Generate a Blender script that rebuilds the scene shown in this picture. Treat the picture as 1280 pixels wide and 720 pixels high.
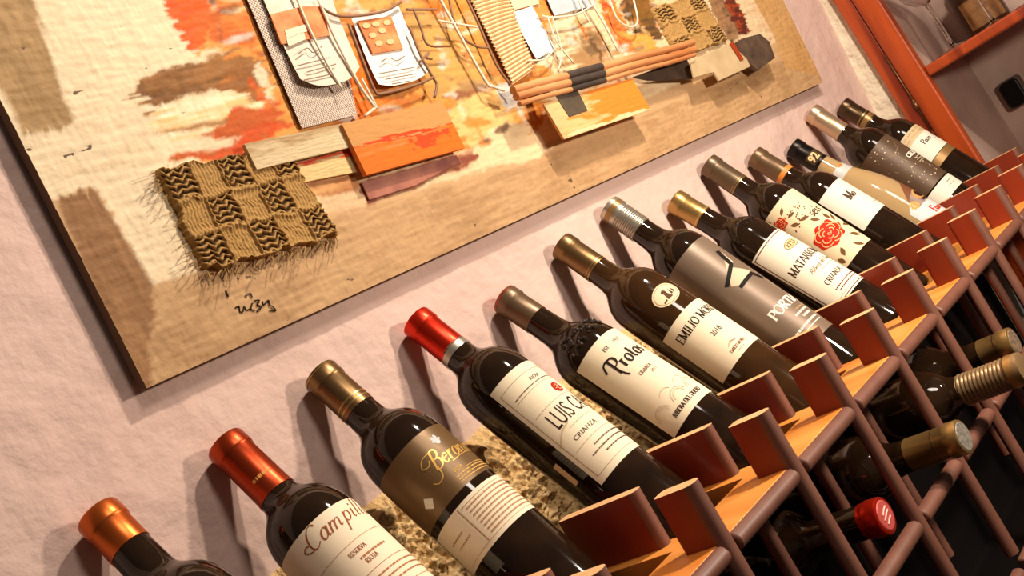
import bpy, bmesh, math, random
import numpy as np
from mathutils import Vector, Matrix
random.seed(7); np.random.seed(7)
for o in list(bpy.data.objects): bpy.data.objects.remove(o)
SC = bpy.context.scene; COL = SC.collection
PI = math.pi; R_ = math.radians

# ------------------------------------------------------------------ camera
CAM = Vector((0, -.7, 0))
cR = Vector((0.57336923, -0.68710043, -0.44625186))
cU = Vector((0.30385158, -0.32749943, 0.89466102))
cF = Vector((0.7608692, 0.64856543, -0.02099846))
cd = bpy.data.cameras.new('camera'); cam = bpy.data.objects.new('camera', cd); COL.objects.link(cam)
cd.sensor_width = 36; cd.lens = 1400/1280*36; cd.clip_start = .01
cam.matrix_world = Matrix(((cR.x, cU.x, -cF.x, CAM.x), (cR.y, cU.y, -cF.y, CAM.y), (cR.z, cU.z, -cF.z, CAM.z), (0, 0, 0, 1)))
SC.camera = cam

# ------------------------------------------------------------------ world, lamps, exposure
w = bpy.data.worlds.new('world'); SC.world = w; w.use_nodes = True
bg = w.node_tree.nodes['Background']; bg.inputs[0].default_value = (1, .82, .70, 1); bg.inputs[1].default_value = .08
def lamp(name, loc, energy, rad, col, target=None, cone=None):
    l = bpy.data.lights.new(name, 'SPOT' if target else 'POINT'); l.energy = energy; l.shadow_soft_size = rad; l.color = col
    o = bpy.data.objects.new(name, l); COL.objects.link(o); o.location = loc
    if target:
        d = Vector(target)-Vector(loc); o.rotation_euler = d.to_track_quat('-Z', 'Y').to_euler()
        l.spot_size = R_(cone); l.spot_blend = .6
    return o
lamp('ceiling_lamp', (1.06, -.62, .80), 43, .03, (1, .87, .71))
lamp('low_lamp', (1.06, -.74, .085), 18, .03, (1, .86, .70))
lamp('fill_light', (.72, -1.7, 1.5), 66, .25, (1, .88, .76))  # unseen fill light, added to brighten the lower left wall
SC.view_settings.view_transform = 'Standard'; SC.view_settings.look = 'None'
SC.view_settings.exposure = 0.06; SC.view_settings.gamma = 1; SC.view_settings.use_curve_mapping = False

# ------------------------------------------------------------------ helpers
def at(px, py, y=None, x=None):
    r = cF*1400 + cR*(px-640) - cU*(py-360)
    t = (y-CAM.y)/r.y if y is not None else x/r.x
    return CAM + r*t
def lin(c):
    def f(v):
        v /= 255
        return v/12.92 if v <= .04045 else ((v+.055)/1.055)**2.4
    return tuple(f(v) for v in c)
def mat(name, rgb, rough=.6, metal=0, bump=None, var=None, spec=.5, coat=0, trans=0, ior=1.5, emis=0):
    """rgb in sRGB 0-255; bump=(scale,strength,dist,stretch) ; var=(scale,amount,rgb2,stretch)"""
    m = bpy.data.materials.new(name); m.use_nodes = True; nt = m.node_tree; b = nt.nodes['Principled BSDF']
    L = lin(rgb)
    b.inputs['Base Color'].default_value = (*L, 1); b.inputs['Roughness'].default_value = rough
    b.inputs['Metallic'].default_value = metal; b.inputs['Specular IOR Level'].default_value = spec
    b.inputs['Coat Weight'].default_value = coat; b.inputs['Transmission Weight'].default_value = trans; b.inputs['IOR'].default_value = ior
    if bump or var: tc = nt.nodes.new('ShaderNodeTexCoord')
    def noise(scale, stretch, detail=5):
        mp = nt.nodes.new('ShaderNodeMapping'); mp.inputs['Scale'].default_value = stretch or (1, 1, 1)
        nt.links.new(tc.outputs['Object'], mp.inputs['Vector'])
        n = nt.nodes.new('ShaderNodeTexNoise'); n.inputs['Scale'].default_value = scale; n.inputs['Detail'].default_value = detail
        nt.links.new(mp.outputs[0], n.inputs['Vector']); return n
    if var:
        n = noise(var[0], var[3] if len(var) > 3 else None)
        cr = nt.nodes.new('ShaderNodeValToRGB'); cr.color_ramp.elements[0].position = .5-var[1]; cr.color_ramp.elements[1].position = .5+var[1]
        cr.color_ramp.elements[0].color = (*L, 1); cr.color_ramp.elements[1].color = (*lin(var[2]), 1)
        nt.links.new(n.outputs[0], cr.inputs[0]); nt.links.new(cr.outputs[0], b.inputs['Base Color'])
    if bump:
        n = noise(bump[0], bump[3] if len(bump) > 3 else None, 6)
        bp = nt.nodes.new('ShaderNodeBump'); bp.inputs['Strength'].default_value = bump[1]; bp.inputs['Distance'].default_value = bump[2]
        nt.links.new(n.outputs[0], bp.inputs['Height']); nt.links.new(bp.outputs[0], b.inputs['Normal'])
    return m
_M = {}
def flat(rgb, rough=.6, metal=0):
    k = (tuple(rgb), rough, metal)
    if k not in _M: _M[k] = mat('paint_%d_%d_%d' % tuple(rgb), rgb, rough, metal, spec=.12)
    return _M[k]

class MB:
    def __init__(s): s.v = []; s.f = []; s.mi = []
    def add(s, vs, fs, mi=0):
        o = len(s.v); s.v += [tuple(v) for v in vs]
        for f in fs: s.f.append(tuple(i+o for i in f)); s.mi.append(mi)
    def box(s, a, b, mi=0):
        x0, y0, z0 = a; x1, y1, z1 = b
        s.add([(x0,y0,z0),(x1,y0,z0),(x1,y1,z0),(x0,y1,z0),(x0,y0,z1),(x1,y0,z1),(x1,y1,z1),(x0,y1,z1)],
              [(0,3,2,1),(4,5,6,7),(0,1,5,4),(1,2,6,5),(2,3,7,6),(3,0,4,7)], mi)
    def prism(s, loop, off, mi=0, mcap=None, mcap2=None):
        """loop: 3D points, off: extrude vector"""
        n = len(loop); off = Vector(off); lo = [Vector(p) for p in loop]; hi = [p+off for p in lo]
        o = len(s.v); s.v += [tuple(p) for p in lo+hi]
        for i in range(n):
            j = (i+1) % n; s.f.append((o+i, o+j, o+n+j, o+n+i)); s.mi.append(mi)
        s.f.append(tuple(o+i for i in reversed(range(n)))); s.mi.append(mi if mcap2 is None else mcap2)
        s.f.append(tuple(o+n+i for i in range(n))); s.mi.append(mi if mcap is None else mcap)
    def lathe(s, prof, n=40, mi=0, cap0=True, cap1=True):
        """prof: (r,z) list"""
        o = len(s.v)
        for r, z in prof:
            for k in range(n):
                a = 2*PI*k/n; s.v.append((r*math.cos(a), r*math.sin(a), z))
        for i in range(len(prof)-1):
            for k in range(n):
                k2 = (k+1) % n
                s.f.append((o+i*n+k, o+i*n+k2, o+(i+1)*n+k2, o+(i+1)*n+k)); s.mi.append(mi)
        if cap0: s.f.append(tuple(o+k for k in reversed(range(n)))); s.mi.append(mi)
        if cap1: s.f.append(tuple(o+(len(prof)-1)*n+k for k in range(n))); s.mi.append(mi)
    def tube(s, pts, r, n=6, mi=0):
        pts = [Vector(p) for p in pts]; o = len(s.v); m = len(pts)
        rr = r if hasattr(r, '__len__') else [r]*m
        for i, p in enumerate(pts):
            d = (pts[min(i+1, m-1)]-pts[max(i-1, 0)]).normalized()
            a = d.cross(Vector((.3, .2, .93))).normalized(); b = d.cross(a)
            for k in range(n):
                t = 2*PI*k/n; s.v.append(tuple(p+(a*math.cos(t)+b*math.sin(t))*rr[i]))
        for i in range(m-1):
            for k in range(n):
                k2 = (k+1) % n; s.f.append((o+i*n+k, o+i*n+k2, o+(i+1)*n+k2, o+(i+1)*n+k)); s.mi.append(mi)
        s.f.append(tuple(o+k for k in range(n))); s.mi.append(mi)
        s.f.append(tuple(o+(m-1)*n+k for k in reversed(range(n)))); s.mi.append(mi)
    def build(s, name, mats, parent=None, smooth=False, bevel=0, label=None, auto=None):
        me = bpy.data.meshes.new(name); me.from_pydata(s.v, [], s.f)
        for m in (mats if isinstance(mats, (list, tuple)) else [mats]): me.materials.append(m)
        me.polygons.foreach_set('material_index', s.mi)
        me.update()
        bm = bmesh.new(); bm.from_mesh(me); bmesh.ops.recalc_face_normals(bm, faces=bm.faces); bm.to_mesh(me); bm.free()
        if smooth or auto:
            me.polygons.foreach_set('use_smooth', [True]*len(me.polygons))
            if auto: me.set_sharp_from_angle(angle=R_(auto))
        o = bpy.data.objects.new(name, me); COL.objects.link(o)
        if parent: o.parent = parent
        if bevel:
            b = o.modifiers.new('bevel', 'BEVEL'); b.width = bevel; b.segments = 2; b.limit_method = 'ANGLE'; b.angle_limit = R_(40)
        if label: o['label'] = label
        return o
def tag(o, label, cat, group=None):
    o['label'] = label; o['category'] = cat
    if group: o['group'] = group
    return o
def thing(name, label, cat, loc=(0,0,0), rot=(0,0,0), group=None):
    o = bpy.data.objects.new(name, None); COL.objects.link(o); o.empty_display_size = .03
    o.location = loc; o.rotation_euler = rot
    return tag(o, label, cat, group)
def struct(o): o['kind'] = 'structure'; return o
def smoothline(P, n=8):
    P = [np.array(p, float) for p in P]
    if len(P) < 3: return [tuple(P[0]+(P[1]-P[0])*i/n) for i in range(n+1)]
    Q = [2*P[0]-P[1]]+P+[2*P[-1]-P[-2]]; out = []
    for i in range(1, len(Q)-2):
        for k in range(n):
            t = k/n; a, b, c, d = Q[i-1], Q[i], Q[i+1], Q[i+2]
            out.append(tuple(.5*((2*b)+(c-a)*t+(2*a-5*b+4*c-d)*t*t+(3*b-a-3*c+d)*t**3)))
    out.append(tuple(P[-1])); return out
# value noise for meshes
def vnoise(x, y, seed=0):
    xi = np.floor(x).astype(np.int64); yi = np.floor(y).astype(np.int64); fx = x-xi; fy = y-yi
    fx = fx*fx*(3-2*fx); fy = fy*fy*(3-2*fy)
    def h(a, b):
        n = (a*374761393+b*668265263+seed*69069) & 0x7fffffff; n = ((n ^ (n >> 13))*1274126177) & 0x7fffffff
        return ((n ^ (n >> 16)) & 0xffff)/65535.
    return (h(xi, yi)*(1-fx)+h(xi+1, yi)*fx)*(1-fy)+(h(xi, yi+1)*(1-fx)+h(xi+1, yi+1)*fx)*fy
def fbm(x, y, seed=0, o=4):
    s = 0; a = .5; t = 0
    for i in range(o): s = s+a*vnoise(x*2**i, y*2**i, seed+i); t += a; a *= .5
    return s/t
def gridmesh(name, V, nx, ny, mats, parent=None, color=None):
    me = bpy.data.meshes.new(name); i = np.arange((nx-1)*(ny-1)); a = (i//(nx-1))*nx+i % (nx-1)
    F = np.stack([a, a+1, a+nx+1, a+nx], 1)
    me.from_pydata(V.tolist(), [], F.tolist()); me.materials.append(mats)
    me.polygons.foreach_set('use_smooth', [True]*len(me.polygons))
    if color is not None:
        ca = me.color_attributes.new('paint', 'FLOAT_COLOR', 'POINT')
        ca.data.foreach_set('color', np.concatenate([color, np.ones((len(color), 1))], 1).astype(np.float32).ravel())
    o = bpy.data.objects.new(name, me); COL.objects.link(o)
    if parent: o.parent = parent
    return o

# ------------------------------------------------------------------ materials
PLASTER = mat('pink_plaster', (208, 176, 164), .85, bump=(15, .95, .011), var=(6, .25, (218, 188, 176)), spec=.2)
WHITEPL = mat('white_plaster', (226, 214, 190), .8, bump=(34, 1, .012), spec=.2)
STONE = mat('rough_stone', (206, 164, 108), .95, bump=(220, 1, .004), var=(90, .16, (236, 202, 148)), spec=.1)
STAIN = mat('red_stained_wood', (146, 50, 20), .42, bump=(60, .25, .001, (1, 1, .12)), var=(30, .3, (116, 36, 14), (1, 1, .1)))
EDGE = mat('brown_painted_edge', (118, 74, 58), .5, bump=(70, .25, .001, (1, 1, .2)), var=(50, .3, (100, 60, 46)))
GRAIN = mat('pale_end_grain', (232, 188, 138), .6, bump=(200, .3, .0006), var=(120, .3, (214, 160, 104)))
PINE = mat('orange_pine', (238, 164, 78), .45, bump=(40, .25, .001, (.15, 1, 1)), var=(26, .22, (208, 116, 36), (1, .25, 1)))
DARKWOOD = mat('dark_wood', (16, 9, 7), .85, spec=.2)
CABWOOD = mat('orange_cabinet_wood', (176, 72, 24), .4, bump=(50, .2, .001, (1, 1, .1)), var=(30, .10, (120, 38, 12), (1, 1, .08)), coat=.2)
CABIN = mat('cabinet_interior', (206, 180, 166), .85, bump=(150, .3, .002), var=(7, .3, (150, 122, 110)))
GLASS = mat('dark_bottle_glass', (44, 28, 15), .06, var=(40, .3, (22, 14, 9)), spec=.38)
BROWNGLASS = mat('brown_bottle_glass', (64, 40, 18), .08, var=(40, .3, (46, 28, 12)), spec=.42)
CLEARG = mat('clear_bottle_of_pale_wine', (206, 172, 122), .12, spec=.6, coat=.4, trans=.35, ior=1.3)
CLEAR = mat('clear_glass', (250, 250, 250), .02, trans=1, ior=1.45)
def metal(rgb, rough=.33): return mat('capsule_%d_%d_%d' % rgb, rgb, rough, .8, spec=.5, bump=(60, .1, .0005))
CREAM = (232, 216, 186); INK = (44, 30, 26)

# ------------------------------------------------------------------ setting
m = MB(); m.box((-.6, 0, -.6), (1.858, .1, 1.2)); struct(m.build('wall_back', PLASTER))
m = MB(); m.box((1.858, -.045, -.6), (1.95, .1, 1.2)); struct(m.build('wall_right', WHITEPL, bevel=.006))
m = MB(); m.box((-2.5, -3, -.70), (3.2, .1, -.60)); struct(m.build('floor', DARKWOOD))
# rough unplastered foot of the wall
nx, nz = 1200, 150
X, Z = np.meshgrid(np.linspace(.15, 1.857, nx), np.linspace(-.33, -.105, nz))
edge = -.117 + .012*(fbm(X*14, Z*0+3, 5)-.5)*2
k = np.clip((edge-Z)/.012, 0, 1)
hgt = .002+.010*fbm(X*60, Z*60, 11)+.005*vnoise(X*190, Z*190, 17)**2+.008*vnoise(X*330, Z*420, 19)**1.5
Y = -hgt*k+.002*(1-k)
struct(gridmesh('trim_1', np.stack([X.ravel(), Y.ravel(), Z.ravel()], 1), nx, nz, STONE))

# ------------------------------------------------------------------ the wine rack
AL = R_(5)
P0 = Vector((0, -.274, -.177)); S = .1154
HB = -.42
ca, sa = math.cos(AL), math.sin(AL)
rack = thing('wine_rack', 'red-brown wooden lattice rack below the painting, holding the row of bottles', 'wine rack',
             P0+Vector((0, sa, ca))*HB, (-AL, 0, 0))
def stadium(x0, x1, d0, d1, rf, rb, n=6):
    """plan outline, round at the front (d0) with radius rf and at the back with rb"""
    pts = []
    for cx, cyd, r, a0 in ((x0+rf, d0+rf, rf, PI), (x1-rf, d0+rf, rf, 1.5*PI), (x1-rb, d1-rb, rb, 0), (x0+rb, d1-rb, rb, .5*PI)):
        for i in range(n+1):
            a = a0+.5*PI*i/n; pts.append((cx+r*math.cos(a), cyd+r*math.sin(a)))
    return pts
def post(name, x0, x1, d0, d1, h0, h1, rf, rb, bow=0):
    m = MB(); hm = -.046
    for dd, ha, hb in ((d1, hm, h1), (d0+.010, h0, hm)):     # broad above the shelf, slim below it
        pts = stadium(x0, x1, d0, dd, rf, rb); n = len(pts); o = len(m.mi)
        m.prism([(x, d, ha-HB) for x, d in pts], (0, 0, hb-ha), 0, 1 if hb == h1 else 0)
        for i in range(n):       # the rounded front carries the brown edge paint
            if pts[i][1] < d0+rf*1.02 and pts[(i+1) % n][1] < d0+rf*1.02: m.mi[o+i] = 2
    return m.build(name, [STAIN, GRAIN, EDGE], rack, auto=50)
for k in range(-2, 12):
    xr = .467+S*k
    post('front_upright', xr-.0148, xr, -.002, .032, HB if k in (-2, 1, 11) else -.245, random.uniform(-.001, .001), .0070, .004)
for k in range(-3, 12):
    if k == 11: continue
    xr = .613+S*k
    post('rear_upright', xr-.0125, xr, .070, .150, -.245, random.uniform(-.001, .001), .0058, .003)
x0, x1 = .467+S*-2-.0165, 1.832
m = MB(); m.box((x0, .005, -.0555-HB), (x1, .056, -.043-HB)); m.build('shelf_board', PINE, rack, bevel=.001)
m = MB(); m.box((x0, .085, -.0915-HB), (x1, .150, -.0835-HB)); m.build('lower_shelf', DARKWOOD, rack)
m = MB(); m.box((x0, .236, HB-HB), (x1, .242, -.12-HB)); m.build('back_panel', DARKWOOD, rack)  # near-black sheet added to darken the rack interior, stands in for its shade
for k in range(-3, 11):
    xr = .613+S*k
    m = MB(); m.box((xr-.026, .05, -.060-HB), (xr+.002, .150, -.0432-HB)); m.build('bearer', PINE, rack)
def rail(xa, xb, hc, d0, d1, hh, name='rail'):
    """horizontal bar between two uprights with rounded front"""
    prof = [(d1, hc-hh), (d1, hc+hh)]
    for i in range(9):
        a = PI/2+PI*i/8; prof.append((d0+hh+hh*math.cos(a), hc+hh*math.sin(a)))
    m = MB(); m.prism([(xa, d, h-HB) for d, h in prof], (xb-xa, 0, 0), 0)
    return m.build(name, EDGE, rack, auto=50, bevel=.002)
for k in range(-2, 12):
    xa = .467+S*k+.0002; xb = min(xa+S-.0152, 1.832)
    rail(xa, xb, -.0496, -.003, .0058, .0066)
    for row in (1, 2, 3): rail(xa, xb, -.0533-.1*row-(.008 if row > 1 else 0), -.003, .008, .0066)

# ------------------------------------------------------------------ lettering
def arc(cx, cy, rx, ry, a0, a1, n=14): return [(cx+rx*math.cos(R_(a0+(a1-a0)*i/n)), cy+ry*math.sin(R_(a0+(a1-a0)*i/n))) for i in range(n+1)]
UP = {
 'A': (.72, [[(.04, 0), (.36, 1)], [(.36, 1), (.68, 0)], [(.16, .34), (.56, .34)]], [(.04, 0), (.68, 0)]),
 'B': (.6, [[(.1, 0), (.1, 1)], [(.1, 1)]+arc(.26, .76, .24, .24, 90, -90)+[(.1, .52)], [(.1, .52)]+arc(.28, .26, .28, .26, 90, -90)+[(.1, 0)]], [(.1, 0), (.1, 1)]),
 'C': (.68, [arc(.38, .5, .34, .5, 45, 315)], []),
 'D': (.72, [[(.12, 0), (.12, 1)], [(.12, 1)]+arc(.3, .5, .36, .5, 90, -90)+[(.12, 0)]], [(.12, 0), (.12, 1)]),
 'E': (.58, [[(.12, 0), (.12, 1)], [(.12, 1), (.52, 1), (.52, .86)], [(.12, .52), (.42, .52)], [(.12, 0), (.54, 0), (.54, .16)]], [(.12, 0), (.12, 1)]),
 'I': (.3, [[(.15, 0), (.15, 1)]], [(.15, 0), (.15, 1)]),
 'J': (.4, [[(.28, 1), (.28, .2)]+arc(.14, .2, .14, .2, 0, -150)], [(.28, 1)]),
 'L': (.52, [[(.12, 0), (.12, 1)], [(.12, 0), (.5, 0), (.5, .18)]], [(.12, 0), (.12, 1)]),
 'M': (.92, [[(.12, 0), (.12, 1)], [(.12, 1), (.45, .05)], [(.45, .05), (.78, 1)], [(.78, 1), (.78, 0)]], [(.12, 0), (.1, 1), (.8, 1), (.78, 0)]),
 'N': (.76, [[(.12, 0), (.12, 1)], [(.12, 1), (.64, 0)], [(.64, 0), (.64, 1)]], [(.12, 0), (.1, 1), (.64, 1)]),
 'O': (.74, [arc(.37, .5, .33, .5, 0, 360, 24)], []),
 'P': (.58, [[(.12, 0), (.12, 1)], [(.12, 1)]+arc(.28, .74, .26, .26, 90, -90)+[(.12, .48)]], [(.12, 0), (.12, 1)]),
 'R': (.66, [[(.12, 0), (.12, 1)], [(.12, 1)]+arc(.28, .75, .25, .25, 90, -90)+[(.12, .5)], [(.3, .5), (.62, 0)]], [(.12, 0), (.12, 1), (.64, 0)]),
 'S': (.52, [arc(.26, .75, .2, .25, 40, 270)+arc(.26, .25, .22, .25, 90, -140)], []),
 'T': (.62, [[(.31, 0), (.31, 1)], [(.04, .84), (.04, 1), (.58, 1), (.58, .84)]], [(.31, 0)]),
 'U': (.7, [[(.12, 1), (.12, .3)]+arc(.35, .3, .23, .3, 180, 360)+[(.58, 1)]], [(.12, 1), (.58, 1)]),
 'V': (.68, [[(.04, 1), (.34, 0)], [(.34, 0), (.64, 1)]], [(.04, 1), (.64, 1)]),
 'Z': (.6, [[(.08, .85), (.08, 1), (.52, 1), (.06, 0), (.54, 0), (.54, .16)]], []),
 'F': (.54, [[(.12, 0), (.12, 1)], [(.12, 1), (.52, 1), (.52, .84)], [(.12, .52), (.42, .52)]], [(.12, 0), (.12, 1)]),
 'Q': (.5, [], []), '.': (.22, [[(.1, 0), (.1, .08)]], []), ' ': (.36, [], []),
}
LO = {
 'a': (.46, [arc(.19, .25, .17, .25, 20, 380, 18), [(.38, .5), (.37, .12), (.44, 0), (.5, .06)]]),
 'm': (.8, [[(.04, .5), (.05, 0)], [(.05, .3), (.16, .47), (.26, .46), (.3, .3), (.3, 0)], [(.3, .3), (.42, .47), (.53, .46), (.57, .3), (.57, .1), (.63, 0), (.7, .06)]]),
 'n': (.54, [[(.04, .5), (.05, 0)], [(.05, .3), (.16, .47), (.28, .46), (.32, .3), (.32, .1), (.38, 0), (.45, .06)]]),
 'p': (.48, [[(.05, .52), (.05, -.42)], arc(.22, .25, .17, .25, 160, -160, 18)]),
 'i': (.24, [[(.06, .5), (.06, .1), (.12, 0), (.19, .06)], [(.06, .68), (.07, .76)]]),
 'l': (.26, [[(.06, 1.), (.06, .1), (.12, 0), (.19, .06)]]),
 'o': (.44, [arc(.2, .25, .18, .25, 0, 360, 20)]),
 'e': (.42, [[(.04, .26), (.34, .3), (.3, .46), (.18, .5), (.05, .38), (.03, .2), (.12, .03), (.24, 0), (.37, .12)]]),
 'r': (.36, [[(.05, .52), (.06, 0)], [(.06, .3), (.15, .46), (.28, .48)]]),
 's': (.36, [[(.29, .42), (.18, .5), (.06, .42), (.08, .3), (.24, .22), (.28, .1), (.16, 0), (.03, .07)]]),
 't': (.36, [[(.12, .78), (.12, .12), (.2, 0), (.3, .06)], [(.0, .5), (.3, .5)]]),
 'd': (.48, [arc(.19, .25, .17, .25, 20, 380, 18), [(.38, 1), (.37, .12), (.44, 0), (.5, .06)]]),
 'b': (.46, [[(.06, 1), (.06, .02)], arc(.23, .25, .17, .25, 180, -180, 18)]),
 'u': (.52, [[(.05, .5), (.05, .12), (.14, 0), (.28, .05), (.36, .2)], [(.36, .5), (.37, .08), (.45, .02)]]),
 'z': (.4, [[(.04, .48), (.32, .48), (.04, .02), (.34, .02)]]), ' ': (.3, []),
}
def ribbons(text, cap, thick=.14, thin=.05, shear=0, space=.06, serif=True, xs=1., uppers=UP):
    """2-D ribbons (list of point/width lists) and total width, unit metres"""
    out = []; x = 0
    for ch in text:
        if ch in LO and (ch.islower() or ch == ' '): wd, st = LO[ch]; sf = []
        else: wd, st, sf = uppers.get(ch, UP[' '])
        for s in st:
            P = []
            if len(s) == 2: s = [s[0], ((s[0][0]+s[1][0])/2, (s[0][1]+s[1][1])/2), s[1]]
            for i, (px, py) in enumerate(s):
                a = s[max(i-1, 0)]; b = s[min(i+1, len(s)-1)]
                d = math.atan2(b[1]-a[1], b[0]-a[0]); wv = thin+(thick-thin)*abs(math.sin(d-R_(12)))**1.5
                P.append(((x+px*xs+py*shear)*cap, py*cap, wv*cap))
            out.append(P)
        if serif:
            for (px, py) in sf:
                out.append([((x+px*xs-.13+py*shear)*cap, py*cap, .06*cap), ((x+px*xs+py*shear)*cap, py*cap, .07*cap), ((x+px*xs+.13+py*shear)*cap, py*cap, .06*cap)])
        x += wd*xs+space
    return out, x*cap
def ribbon_mesh(m, P, mi=0):
    Q = [P[0]]
    for a, b in zip(P, P[1:]):
        k = max(1, int(math.hypot(b[0]-a[0], b[1]-a[1])/.0022))
        Q += [tuple(a[j]+(b[j]-a[j])*i/k for j in range(3)) for i in range(1, k+1)]
    P = Q
    n = len(P); V = []
    for i, (x, y, wv) in enumerate(P):
        a = P[max(i-1, 0)]; b = P[min(i+1, n-1)]; dx, dy = b[0]-a[0], b[1]-a[1]; l = math.hypot(dx, dy) or 1
        V += [(x-dy/l*wv/2, y+dx/l*wv/2, 0), (x+dy/l*wv/2, y-dx/l*wv/2, 0)]
    m.add(V, [(2*i, 2*i+1, 2*i+3, 2*i+2) for i in range(n-1)], mi)
_fc = {}
def font_polys(text, size, shear=0, bold=0):
    key = (text, size, shear, bold)
    if key not in _fc:
        cu = bpy.data.curves.new('t', 'FONT'); cu.body = text; cu.size = size; cu.shear = shear; cu.offset = bold; cu.resolution_u = 3
        o = bpy.data.objects.new('t', cu); COL.objects.link(o)
        dg = bpy.context.evaluated_depsgraph_get(); dg.update()
        me = bpy.data.meshes.new_from_object(o.evaluated_get(dg))
        V = [tuple(v.co) for v in me.vertices]; F = [tuple(p.vertices) for p in me.polygons]
        bpy.data.objects.remove(o); bpy.data.curves.remove(cu); bpy.data.meshes.remove(me)
        w_ = max(v[0] for v in V)-min(v[0] for v in V); x0 = min(v[0] for v in V)
        _fc[key] = ([(v[0]-x0, v[1], 0) for v in V], F, w_)
    return _fc[key]

# ------------------------------------------------------------------ bottles
RB = .0328
class Lab:
    """things printed or pasted on a bottle; (t from the cap top, angle from the upper side in degrees)"""
    def __init__(s, L, rfun, turn=(0, 1, 0, 1)): s.L = L; s.r = rfun; s.A, s.K, s.dt, s.W = turn
    def ang(s, th): return s.A+s.K*th
    def wrap(s, m, t, th, lift, text=False):
        V = []; kx = s.W if text else s.K
        for x, y, z in m.v:
            tt = t-y+s.dt; r = s.r(tt)+lift+z; a = R_(s.ang(th))+kx*x/(s.r(max(t, .12) if s.r(t) > .02 else t))
            V.append((r*math.sin(a), -r*math.cos(a), s.L-tt))
        m.v = V; return m
def prof_interp(prof):
    T = [p[0] for p in prof]; Rr = [p[1] for p in prof]
    return lambda t: float(np.interp(t, T, Rr))
BORD = [(.0, .0125), (.0006, .0142), (.002, .0147), (.012, .0149), (.0135, .0145), (.0145, .0138), (.05, .0141), (.062, .0146), (.067, .0158), (.0715, .0186), (.076, .0228), (.081, .0272), (.087, .0312), (.094, .0338), (.101, .0350), (.108, .0353)]
SHARP = BORD[:7]+[(.060, .0148), (.063, .0164), (.0665, .0204), (.0705, .0250), (.075, .0290), (.081, .0321), (.088, .0341), (.096, .0351), (.104, .0353)]
BURG = [(.0, .0125), (.0006, .0142), (.002, .0147), (.012, .0149), (.0135, .0145), (.0145, .0138), (.05, .0145), (.065, .0158), (.08, .0188), (.095, .0232), (.11, .0280), (.125, .0318), (.14, .0340), (.155, .0350), (.165, .0353)]
def slim(P): return [(t, r if r < .0165 else r*RB/.0353) for t, r in P]
def bottle(label, x, zc, L, cap_t, capmat, base=BORD, glass=None, xb=None, loc=None, rot=None, group='wine bottles leaning along the wall', ribs=False, name='wine_bottle', phi=53, turn=(0, 1, 0, 1)):
    base = slim(base); PHI = R_(phi); u = Vector((0, math.cos(PHI), math.sin(PHI)))
    if loc is None:
        loc = Vector((x, -.0118, zc))-u*L; rot = (-(PI/2-PHI), 0, 0)
    root = thing(name, label, 'bottle', loc, rot, group)
    B = Lab(L, prof_interp(base), turn); B.root = root
    m = MB(); pr = [(t, r) for t, r in base if t >= cap_t-.003]
    body = [(B.r(cap_t-.003)-.0003, L-cap_t+.003)]+[(r-(.0003 if t < cap_t else 0), L-t) for t, r in pr]+[(RB, .006), (RB-.0008, .0025), (RB-.003, .0005), (RB-.006, 0), (RB-.012, .004), (.006, .009)]
    m.lathe(body, 56); m.build('glass_body', glass or GLASS, root, smooth=True, auto=40)
    m = MB(); ts = sorted(set([t for t, _ in base if t < cap_t]+[cap_t]))
    P = []
    if ribs:
        P = [(t, B.r(t)+.0003) for t in ts if t <= .0145]
        n = 11
        for i in range(n):
            a = .016+(cap_t-.016)*i/n; b = (cap_t-.016)/n
            P += [(a, B.r(a)+.0002), (a+b*.3, B.r(a)+.0011), (a+b*.6, B.r(a)+.0011), (a+b*.9, B.r(a)+.0001)]
        P.append((cap_t, B.r(cap_t)+.0003))
    else: P = [(t, B.r(t)+.0003) for t in ts]
    P = [(0, .004)]+P+[(cap_t, B.r(cap_t)-.001)]
    m.lathe([(r, L-t) for t, r in P], 40); B.cap = m.build('capsule', capmat, root, smooth=True, auto=40)
    return B
def band(B, t0, t1, mt, name='neck_band', lift=.0006, parent=None, label=None):
    m = MB(); m.lathe([(B.r(t0)-.0004, B.L-t0), (B.r(t0)+lift, B.L-t0-.0002), (B.r(t1)+lift, B.L-t1+.0002), (B.r(t1)-.0004, B.L-t1)], 40, cap0=False, cap1=False)
    return m.build(name, mt, parent or B.root, smooth=True, auto=40, label=label)
def label(B, t0, t1, a0, a1, mt, name='label', lift=.0002, wave=None, lab=None, parent=None):
    m = MB(); nx = 40; ny = 40; rr = B.r(t0) if B.r(t0) > .03 else B.r(t0); w_ = R_(a1-a0)*B.r(max(t0, t0)); V = []
    for j in range(ny+1):
        for i in range(nx+1):
            a = R_(B.ang(a0+(a1-a0)*i/nx)); t = t0+(t1-t0)*j/ny+B.dt
            if wave: t = wave(i/nx, j/ny, t)
            r = B.r(t)+lift; V.append((r*math.sin(a), -r*math.cos(a), B.L-t))
    F = [(j*(nx+1)+i, j*(nx+1)+i+1, (j+1)*(nx+1)+i+1, (j+1)*(nx+1)+i) for j in range(ny) for i in range(nx)]
    m.add(V, F); return m.build(name, mt, parent or B.root, smooth=True, label=lab)
def serif(B, lab, text, t, th, cap, rgb, align='l', name='lettering', rough=.6, met=0, lift=.0004, **kw):
    m = MB(); rb, wd = ribbons(text, cap, **kw)
    for P in rb: ribbon_mesh(m, P)
    dx = 0 if align == 'l' else -wd/2
    m.v = [(x+dx, y, z) for x, y, z in m.v]
    B.wrap(m, t, th, lift, True); return m.build(name, flat(rgb, rough, met), lab)
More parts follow.
